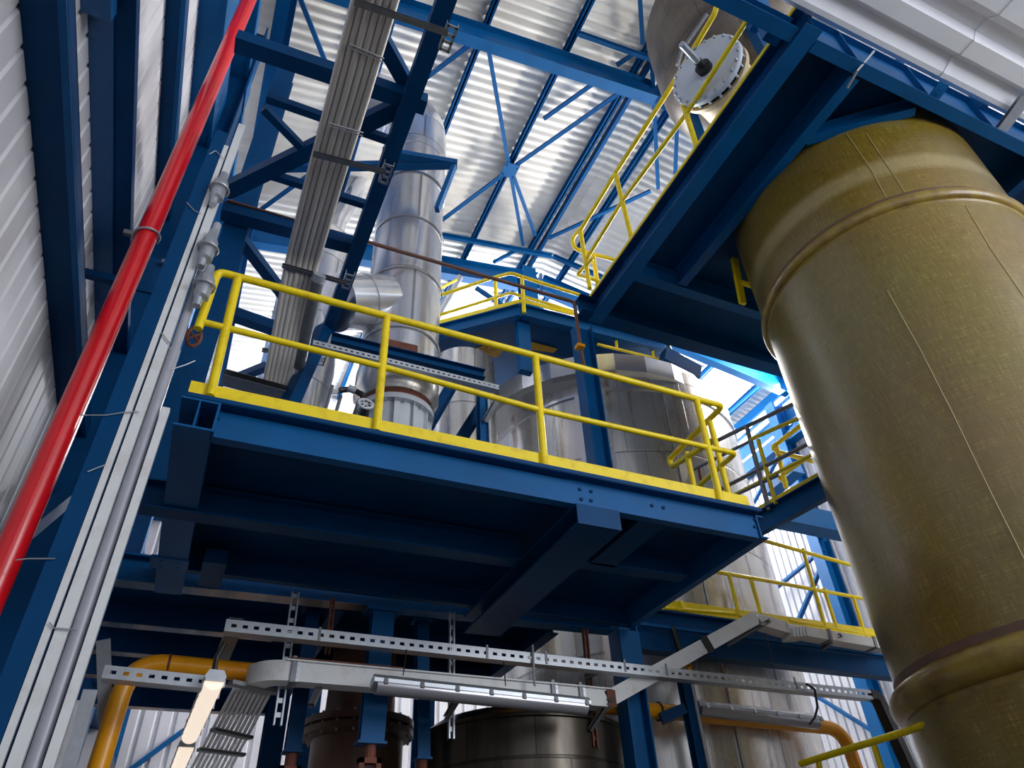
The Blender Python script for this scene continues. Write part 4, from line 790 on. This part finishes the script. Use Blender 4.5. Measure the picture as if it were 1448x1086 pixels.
mb = MB(); mb.beam((7.20, 5.885, 1.93), (7.37, 5.885, 0.6), Bprof(0.035, 0.01), up=(0, 1, 0)); lab(mb.build('edge_strip', GALV, t, smooth=False), 'pale edge of the bent down end')
mb = MB(); mb.beam((0.24, 5.9, 2.05), (0.22, 7.6, 2.05), Cprof(0.09, 0.11, 0.003, side=1)); mb.build('tray_branch', GALV_D, t, smooth=False)
t = thing('slotted_tray', 'shorter slotted galvanised tray at the lower left crossing before the yellow pipe', 'cable tray', (-0.2, 5.9, 1.9))
mb = MB(); slotted(mb, (-0.52, 5.9, 1.62), (0.22, 5.9, 1.60), 0.09, 0.12, 0.085, 0.04); mb.build('tray_run', GALV, t, smooth=False)

# white trunking run
t = thing('white_trunking', 'white rectangular cable trunking below the platform, kinking up to the right', 'trunking', (2.2, 6.1, 1.8))
YW = 6.08
def ybox(par, p0, p1, hgt, dep, m, nm):
    mb = MB(); mb.beam(p0, p1, Bprof(dep, hgt)); return mb.build(nm, m, par, smooth=False)
A_ = at(398, 966, 'y', YW); B_ = at(862, 1003, 'y', YW); C_ = at(1070, 884, 'y', YW); D_ = at(1108, 898, 'y', YW); E_ = at(1255, 922, 'y', YW)
ybox(t, A_, B_, 0.155, 0.16, WHITE, 'straight_run'); ybox(t, B_ - Vector((0.02, 0, 0)), C_, 0.145, 0.16, WHITE, 'rising_run'); ybox(t, C_ - Vector((0.03, 0, 0.02)), D_, 0.13, 0.16, WHITE, 'elbow_piece')
ybox(t, D_, E_, 0.11, 0.16, WHITE, 'upper_run')
for p, q in ((A_ + Vector((0, 0, .15)), B_ + Vector((0, 0, .15))),):
    mb = MB(); mb.beam(p + Vector((0, -0.01, 0)), q + Vector((0, -0.01, 0)), Bprof(0.19, 0.012)); lab(mb.build('lid', WHITE, t, smooth=False), 'lid with rusty edge')
mb = MB(); mb.beam(A_ + Vector((0.02, -0.11, .163)), A_.lerp(B_, .32) + Vector((0, -0.11, .163)), Bprof(0.012, 0.008)); lab(mb.build('rust_edge', RUST, t, smooth=False), 'rust streak on the lid edge')
for s in (0.02, 0.79, 0.885):
    p = A_.lerp(B_, s); mb = MB(); mb.beam(p - Vector((0.012, 0, 0.012)), p + Vector((0.02, 0, -0.012)), Bprof(0.20, 0.20)); cl_ = mb.build('coupling', GALV_D, t, smooth=False)
    mb = MB(); mb.beam(p + Vector((0.03, 0, -0.006)), p + Vector((0.055, 0, -0.006)), Bprof(0.18, 0.175)); bolts(mb, [p + Vector((0.042, -0.09, z)) for z in (0.03, 0.07, 0.12)], (0, -1, 0), .006, .006); mb.build('coupling', GALV, t, smooth=False)
p = B_.lerp(C_, 0.60); q = B_.lerp(C_, 0.64); mb = MB(); mb.beam(p - Vector((0, 0, .01)), q - Vector((0, 0, .01)), Bprof(0.19, 0.17)); mb.build('coupling', BLACK, t, smooth=False)
mb = MB(); mb.beam(B_ - Vector((0.06, 0.085, -0.0)), B_ - Vector((-0.03, 0.085, -0.0)), Bprof(0.006, 0.15)); lab(mb.build('rust_edge', RUST, t, smooth=False), 'rusty kink joint')
for i in range(5):
    p = D_ + Vector((0.03 + 0.045 * i, -0.02 - 0.004 * i, -0.05 + 0.006 * i)); mb = MB(); mb.beam(p, p + Vector((0.03, 0, -0.006)), Bprof(0.2, 0.11)); mb.build('bellows_fold', WHITE, t, smooth=False)
for s in (0.38, 0.82): p = D_.lerp(E_, s); mb = MB(); mb.beam(p - Vector((0, 0, .01)), p + Vector((0.035, 0, -.014)), Bprof(0.19, 0.135)); mb.build('coupling', GALV_D, t, smooth=False)
# curved elbow at the left end opening downwards / backwards
mb = MB(); c0 = A_ + Vector((0.02, 0.20, 0)); n_ = 14; vs = []
for i in range(n_ + 1):
    a0 = math.pi / 2 * i / n_; o_ = c0 + Vector((-math.sin(a0) * 0.28, -math.cos(a0) * 0.28, 0)); q_ = c0 + Vector((-math.sin(a0) * 0.12, -math.cos(a0) * 0.12, 0))
    vs += [o_, q_, q_ + Vector((0, 0, .155)), o_ + Vector((0, 0, .155))]
mb._add(vs, [(4 * i + k, 4 * i + (k + 1) % 4, 4 * i + 4 + (k + 1) % 4, 4 * i + 4 + k) for i in range(n_) for k in range(4)] + [(0, 3, 2, 1), (4 * n_, 4 * n_ + 1, 4 * n_ + 2, 4 * n_ + 3)])
lab(mb.build('curved_elbow', WHITE, t, smooth=False), 'curved elbow at the left end')
# cables leaving the elbow to the rear
t = thing('cable_drop', 'fan of pale cables leaving the white trunking elbow to the rear', 'cables', (0.5, 7, 1.8))
for i in range(9):
    a = at(332 + i * 6.0, 973 + i * 1.2, 'z', 1.76); b = at(268 + i * 6.6, 1092 + i * 0.6, 'z', 1.76); mb = MB(); mb.tube([a, b], 0.017, 8); mb.build('cable', WHITE, t)
for (p, q) in (((325, 968), (392, 982)), ((300, 1034), (354, 1046)), ((280, 1062), (345, 1070))):
    mb = MB(); mb.beam(at(*p, 'z', 1.72), at(*q, 'z', 1.72), Bprof(0.08, 0.03)); mb.build('cross_bar', GALV_D, t, smooth=False)
# hanging struts
def strut(px0, py0, py1, x1, w_, rusty=False, y=6.22, wd=0.055):
    a = at(px0, py0, 'y', y); b = at(x1, py1, 'y', y); t = thing('hanging_strut', w_, 'strut', b)
    mb = MB()
    for s in (-1, 1): mb.beam(a + Vector((s * wd / 2, 0, 0)), b + Vector((s * wd / 2, 0, 0)), Bprof(0.04, 0.012), up=(1, 0, 0))
    nn = max(2, int((a - b).length / 0.10))
    for i in range(nn): p = a.lerp(b, (i + 0.1) / nn); q = a.lerp(b, (i + 0.45) / nn); mb.beam(p, q, Bprof(wd, 0.006), up=(0, 1, 0))
    mb.build('slotted_channel', RUST if rusty else GALV, t, smooth=False)
    return t
strut(417, 838, 1026, 391, 'slotted galvanised strut hanging at the left end of the white trunking')
strut(470, 846, 925, 462, 'rusty short strut second from the left under the girder', True, wd=0.03)
strut(638, 866, 1045, 637, 'galvanised strut hanging in the middle behind the lamp', wd=0.04)
strut(826, 890, 1057, 841, 'rust stained strut hanging left of the column at the trunking kink', True, wd=0.04)
for a, b, w_ in (((462, 962), (445, 1000), 'short arm under the left part of the white trunking'), ((635, 1018), (655, 985), 'short arm at the middle strut'), ((838, 1035), (868, 990), 'dark arm at the trunking kink'), ((828, 962), (880, 940), 'arm right of the kink above the trunking'), ((1030, 915), (1090, 880), 'arm under the trunking elbow at the right'), ((1165, 920), (1192, 900), 'arm below the upper trunking at the far right')):
    mb = MB(); mb.beam(at(*a, 'y', 6.2), at(*b, 'y', 5.98), Cprof(0.035, 0.05, 0.004)); tag(mb.build('tray_bracket', GALV_D, smooth=False), 'dark galvanised bracket ' + w_, 'bracket')
# thin hanging rods
for a, b, w_ in (((575, 918), (570, 955), 'leftmost one, near the left lamp end'), ((712, 935), (715, 970), 'second from the left'), ((753, 912), (756, 970), 'thicker galvanised one at the right lamp end'), ((1083, 895), (1098, 962), 'one between the trunking elbow and the tray')):
    mb = MB(); mb.tube([at(*a, 'y', 5.88), at(*b, 'y', 5.88)], 0.005 if a[0] != 753 else 0.011, 6); tag(mb.build('hanger_rod', BLACK if a[0] != 753 else GALV), 'thin hanger rod at the slotted tray, ' + w_, 'rod', 'hanger rods under the slotted tray')
mb = MB(); mb.tube([at(px, py, 'y', 5.84) for px, py in ((1140, 967), (1152, 975), (1156, 1000), (1152, 1015), (1145, 1024))], 0.012, 8); tag(mb.build('loop_cable', BLACK), 'black cable looping from the tray to the right lamp', 'cable')

# linear lamps
def lamp(a, b, up, lit, label, r=0.062):
    a = Vector(a); b = Vector(b); t = thing('linear_lamp', label, 'lamp', (a + b) / 2)
    d = (b - a).normalized(); u = Vector(up)
    mb = MB(); mb.beam(a, b, [(-0.065, 0.0), (0.065, 0.0), (0.075, 0.03), (0.05, 0.075), (-0.05, 0.075), (-0.075, 0.03)], up=up); mb.build('housing', GALV, t, smooth=False)
    pr = [(0.068 * math.cos(x), 0.0 - 0.06 * math.sin(x)) for x in [math.pi * i / 10 for i in range(11)]]
    mb = MB(); mb.beam(a + d * 0.03, b - d * 0.03, pr, up=up); mb.build('diffuser', LAMP if lit else CLEAR, t)
    L = (b - a).length; mb = MB()
    for i in range(int(L / 0.3) + 1):
        p = a + d * (0.08 + i * 0.3)
        for s in (-1, 1):
            sd = d.cross(u).normalized() * 0.074 * s; mb.beam(p + sd, p + sd + d * 0.03, Bprof(0.012, 0.05, -0.02), up=up)
    mb.build('clip', WIRE, t, smooth=False)
    return t
lamp(at(526, 970, 'y', 5.80), at(832, 1002, 'y', 5.80), (0, 0.35, 1), False, 'long unlit linear lamp fixed before the white trunking')
lamp(at(985, 1003, 'y', 6.3), at(1158, 1023, 'y', 6.3), (0, 0.35, 1), False, 'unlit linear lamp at the lower right before the clad vessel')
lamp(at(304, 962, 'z', 1.62), at(268, 1043, 'z', 1.62), (0, 0, 1), True, 'lit linear lamp hanging below the tray corner at the lower left')
lamp(at(264, 1056, 'z', 1.62), at(242, 1110, 'z', 1.62), (0, 0, 1), True, 'second lit linear lamp at the bottom frame edge')
mb = MB(); mb.tube([at(318, 908, 'y', 5.88), at(306, 930, 'y', 5.9), at(302, 955, 'y', 5.9)], 0.02, 8); tag(mb.build('lamp_cable', BLACK), 'black cable dropping to the lit lamp', 'cable')

# yellow gas pipe
t = thing('yellow_pipe', 'ochre yellow pipe bending and crossing below the platform', 'pipe', (-0.4, 6.6, -EYE))
mb = MB(); zz = 1.93; pth = fillet([(-0.46, 6.62, -EYE), (-0.40, 6.62, zz), (7.02, 6.62, 1.83), (7.2, 6.62, -EYE)], 0.28, 8)
# keeps clear of the vessel: runs in front of it
pth = [Vector((p.x, min(p.y, 6.5), p.z)) for p in pth]
mb.tube(pth, 0.075, 20); mb.build('pipe_run', YELD, t)
for x in (-0.12,): mb = MB(); mb.lathe((x, 6.5, zz), [(0.078, -0.01), (0.078, 0.01)], n=20, axis=(1, 0, 0)); mb.build('weld_ring', RUST, t)
mb = MB(); q = at(862, 1012, 'y', 6.42); mb.tube(arc((4.55, 6.5, 1.86), (0, 1, 0), (0, 0, 1), 0.085, 0, 6.1, 14), 0.012, 6); mb.build('clamp', BLACK, t)

# galvanised ladder-like tray uprights at the lower left
t = thing('ladder_tray', 'galvanised vertical tray side beside the yellow pipe at the lower left', 'cable tray', (-0.5, 6.3, -EYE))
mb = MB(); mb.beam(at(146, 905, 'y', 6.35), at(152, 1100, 'y', 6.9), Bprof(0.10, 0.02), up=(0, 1, 0)); mb.build('side_rail', GALV, t, smooth=False)
mb = MB(); mb.beam(at(128, 975, 'y', 5.9), at(92, 1100, 'y', 5.9), Bprof(0.09, 0.05), up=(0, 1, 0)); mb.build('side_rail', GALV, t, smooth=False)
mb = MB(); mb.beam(at(112, 990, 'y', 6.2), at(92, 1086, 'y', 6.2), Bprof(0.14, 0.02), up=(0, 1, 0)); mb.build('cable_strip', WHITE, t, smooth=False)

# blue hangers and brown vessel
def hangcol(px0, py0, px1, py1, y, wd, label, m=BLUE):
    a = at(px0, py0, 'y', y); b = at(px1, py1, 'y', y); t = thing('hanging_column', label, 'column', b)
    mb = MB(); mb.beam(b, a, Iprof(0.12, wd, 0.012, 0.012, -0.06), up=(0, 1, 0)); mb.build('shaft', m, t, smooth=False)
    mb = MB(); mb.box((a.x - wd * 0.8, y - 0.1, a.z), (a.x + wd * 0.8, y + 0.1, a.z + 0.03)); mb.build('head_plate', m, t, smooth=False)
    mb = MB(); mb.box((b.x - wd * 0.6, y - 0.08, b.z - 0.02), (b.x + wd * 0.6, y + 0.08, b.z)); mb.build('foot_plate', m, t, smooth=False)
    mb = MB(); mb.lathe((b.x, y, 0), [(0.05, b.z - 0.14), (0.05, b.z - 0.02)], n=12); mb.box((b.x - 0.09, y - 0.05, b.z - 0.6), (b.x - 0.05, y + 0.05, b.z - 0.12)); mb.box((b.x + 0.05, y - 0.05, b.z - 0.6), (b.x + 0.09, y + 0.05, b.z - 0.12)); mb.box((b.x - 0.09, y - 0.05, b.z - 0.16), (b.x + 0.09, y + 0.05, b.z - 0.12)); mb.build('spring_yoke', RUST, t, smooth=False)
    return t
hangcol(541, 868, 524, 1050, 6.32, 0.20, 'bright blue hanging column in front of the brown vessel')
hangcol(596, 880, 597, 1072, 6.9, 0.12, 'slim blue hanging column right of the brown vessel')
hangcol(443, 862, 413, 1062, 6.9, 0.13, 'grey blue hanging column left of the brown vessel', NAVY)
BC = Vector((1.78, 7.85, 0))
t = thing('brown_vessel', 'rust brown flanged vessel hanging at the bottom centre left', 'vessel', (BC.x, BC.y, -EYE))
mb = MB(); mb.lathe(BC, [(0.46, -EYE), (0.46, 1.8)], n=48); mb.build('shell', RBROWN, t)
mb = MB(); mb.lathe(BC, [(0.47, 1.72), (0.56, 1.75), (0.56, 1.81), (0.50, 1.82), (0.56, 1.84), (0.56, 1.90), (0.4, 1.91)], n=56); f_ = mb.build('flange', RBROWN, t)
for i in range(20): mb = MB(); a = 2 * math.pi * i / 20; bolts(mb, [BC + Vector((math.cos(a) * .53, math.sin(a) * .53, 1.72))], (0, 0, 1), 0.014, 0.2); mb.build('bolt', GALV_D, f_)
mb = MB(); mb.lathe(BC, [(0.36, 1.9), (0.34, 2.55), (0.34, 2.78)], n=40); mb.build('upper_neck', RBROWN, t)
mb = MB(); mb.lathe(BC, [(0.465, 1.25), (0.475, 1.26), (0.475, 1.30), (0.465, 1.31)], n=48, cap=False); mb.build('weld_band', RUST, t)

LT = Vector((3.33, 7.22, 0)); 
t = thing('dark_tank', 'dark metal clad tank with bright rim at the bottom centre', 'tank', (LT.x, LT.y, -EYE))
mb = MB(); mb.lathe(LT, [(1.03, -EYE), (1.03, 0.2), (1.03, 1.68)], n=80, uv=True, upu=10, vpu=0.75); mb.build('jacket', LTANK_M, t)
mb = MB(); mb.lathe(LT, [(1.03, 1.66), (1.055, 1.67), (1.055, 1.70), (0.9, 1.80), (0.1, 1.84)], n=80); mb.build('lid', STEEL_D, t)

t = thing('side_duct', 'silver clad duct half hidden behind the raking struts beside the white flange', 'duct', (3.02, 8.15, 2.8))
mb = MB(); mb.lathe((3.02, 8.15, 0), [(0.5, 2.8), (0.5, 5.2), (0.5, 7.3)], n=40, uv=True, upu=4, vpu=0.8); mb.build('jacket', VESSEL_M, t)
for px, y, w_ in ((386, 9.6, 'behind the pale cables at the bottom left'), (598, 9.9, 'behind the slim hanging column'), (432, 9.9, 'between the cables and the brown vessel')):
    q = at(px, 1040, 'y', y); mb = MB(); mb.beam((q.x, y, -EYE), (q.x, y, 2.5 if q.x < 1.1 else 4.5), Iprof(0.22, 0.24, 0.014, 0.01, -0.11), up=(0, 1, 0)); tag(mb.build('rear_column', NAVY, smooth=False), 'dark blue rear column ' + w_, 'column')
# ------------------------------------------------------------------ right hand lower walkway and girder
t = thing('lower_girder', 'blue floor girder with yellow toe board and railing in front of the clad vessel', 'walkway', (6.3, 6.45, 2.4))
mb = MB(); mb.beam((4.35, 6.40, 2.42), (9.2, 6.36, 2.40), Iprof(0.46, 0.16, 0.02, 0.012)); mb.build('girder', NAVY, t, smooth=False)
mb = MB(); mb.beam((4.35, 6.31, 2.66), (9.2, 6.28, 2.64), Bprof(0.05, 0.03)); mb.build('stiffener', BLUE, t, smooth=False)
mb = MB(); mb.beam((4.4, 6.34, 2.88), (9.2, 6.30, 2.86), Bprof(0.012, 0.13)); mb.build('toe_board', YEL, t, smooth=False)
gr = thing('walkway_railing', 'yellow railing on the lower girder seen past the platform corner', 'railing', (6.8, 6.3, 2.9))
K = lambda px, py: at(px, py, 'y', 6.32)
rail(gr, [K(1075, 763), K(1232, 807)], 0.026, 'top_rail'); rail(gr, [K(1010, 808), K(1100, 824), K(1240, 850)], 0.024, 'mid_rail')
rail(gr, [K(940, 860), K(1040, 868)], 0.020, 'low_rail'); rail(gr, [K(1115, 877), K(1240, 900)], 0.020, 'low_rail')
for b, tp in (((1168, 890), (1135, 776)), ((1046, 872), (1030, 810)), ((1076, 868), (1062, 820)), ((1184, 890), (1165, 832)), ((1224, 900), (1206, 842)), ((966, 862), (962, 850))): rail(gr, [K(*b), K(*tp)], 0.024, 'post')
mb = MB(); mb.beam(at(968, 960, 'y', 6.3), at(994, 1095, 'y', 6.3), Iprof(0.1, 0.14, 0.01, 0.01, -0.05), up=(0, 1, 0)); tag(mb.build('slim_post', NAVY, smooth=False), 'slim dark blue post at the lower right with pale edge strip', 'post')
mb = MB(); mb.beam(at(978, 962, 'y', 6.22), at(1005, 1095, 'y', 6.22), Bprof(0.03, 0.02), up=(0, 1, 0)); tag(mb.build('edge_strip', GALV, smooth=False), 'pale strip along the slim dark blue post', 'strip')
mb = MB(); mb.beam(at(938, 1024, 'y', 6.42), at(972, 1010, 'y', 6.3), Bprof(0.12, 0.1)); tag(mb.build('pipe_bracket', NAVY, smooth=False), 'dark blue arm holding the yellow pipe by the slim post', 'bracket')
mb = MB(); mb.beam(at(951, 825 + 60, 'y', 6.28), at(964, 925, 'y', 6.28), Bprof(0.05, 0.03), up=(0, 1, 0)); tag(mb.build('hanger_plate', BLACK, smooth=False), 'dark hanger plate on the lower girder beside the column', 'plate')
mb = MB(); q = at(971, 945, 'y', 6.25); mb.box((q.x - 0.02, 6.2, q.z - 0.08), (q.x + 0.02, 6.23, q.z + 0.03)); mb.box((q.x - 0.035, 6.2, q.z + 0.0), (q.x + 0.035, 6.23, q.z + 0.02)); tag(mb.build('yellow_tag', YELD, smooth=False), 'tiny yellow bolt tab above the slim post', 'tab')

# mid-level walkway beyond the platform corner with its grey and yellow rails
t = thing('side_walkway', 'short walkway edge with olive toe board between the platform corner and the tank', 'walkway', (5.9, 5.4, 3.9))
a = at(1066, 764, 'y', 5.75); b = at(1172, 700, 'y', 4.72)
zb = 3.62; p0 = at(1060, 768, 'z', zb); p1 = at(1175, 706, 'z', zb)
mb = MB(); mb.beam(p0, p1, Cprof(0.26, 0.09, 0.012, side=1)); mb.build('edge_beam', BLUE, t, smooth=False)
mb = MB(); p0 = at(1070, 735, 'z', 3.88); p1 = at(1165, 682, 'z', 3.88); mb.beam(p0, p1, Bprof(0.012, 0.14)); mb.build('toe_board', YEL, t, smooth=False)
gr = thing('side_railing', 'grey and yellow rails with posts before the bright window band at the right', 'railing', (5.7, 5.5, 3.9))
H = lambda px, py: at(px, py, 'x', 5.75)
for a, b, m_, r_ in (((1010, 625), (1122, 571), GALV_D, .026), ((1060, 622), (1132, 590), YEL, .024), ((934, 688), (1060, 624), GALV_D, .02), ((1000, 702), (1142, 628), GALV_D, .024), ((1010, 714), (1146, 644), YEL, .02), ((1040, 700), (1100, 672), GALV_D, .02)):
    rail(gr, [H(*a), H(*b)], r_, 'rail', m_)
rail(gr, [H(1088, 722), H(1056, 604)], 0.03, 'post', GALV_D); rail(gr, [H(1097, 712), H(1072, 622)], 0.026, 'post', YEL); rail(gr, [H(996, 702), H(988, 662)], .02, 'post', RUST)
gr = thing('far_hoop', 'small yellow looped railing against the right wall', 'railing', (9, 7.5, 4))
H2 = lambda px, py: at(px, py, 'x', 7.4)
rail(gr, [H2(1132, 602), H2(1090, 634), H2(1104, 640), H2(1150, 652)], .035, 'hoop_rail', fr=0.1); rail(gr, [H2(1112, 690), H2(1098, 632)], .035, 'post'); rail(gr, [H2(1140, 648), H2(1100, 676), H2(1112, 682)], .03, 'lower_rail', fr=0.1)
mb = MB(); mb.beam(at(1090, 702, 'x', 10.5), at(1130, 668, 'x', 10.5), Bprof(0.3, 0.25)); tag(mb.build('wall_beam', BLUE, smooth=False), 'bright blue beam piece behind the small yellow loop', 'beam')
q = at(1105, 742, 'y', 7.6); mb = MB(); mb.beam(q, (12.95, 7.6, q.z), Bprof(0.3, 0.35)); tag(mb.build('cross_girder', BLUE, smooth=False), 'blue girder crossing behind the tank edge above the lower rails', 'girder')
# stair rail at the bottom right
gr = thing('stair_railing', 'yellow stair railing at the bottom right corner of the view', 'railing', (5.4, 5, 0))
Q = lambda px, py: at(px, py, 'z', 1.22)
rail(gr, [Q(1132, 1080), Q(1282, 1034), Q(1312, 1022)], .028, 'top_rail'); rail(gr, [at(1250, 1098, 'x', 5.4), at(1234, 1048, 'x', 5.4)], .026, 'post'); rail(gr, [at(1160, 1092, 'x', 5.4), at(1157, 1074, 'x', 5.4)], .026, 'post')
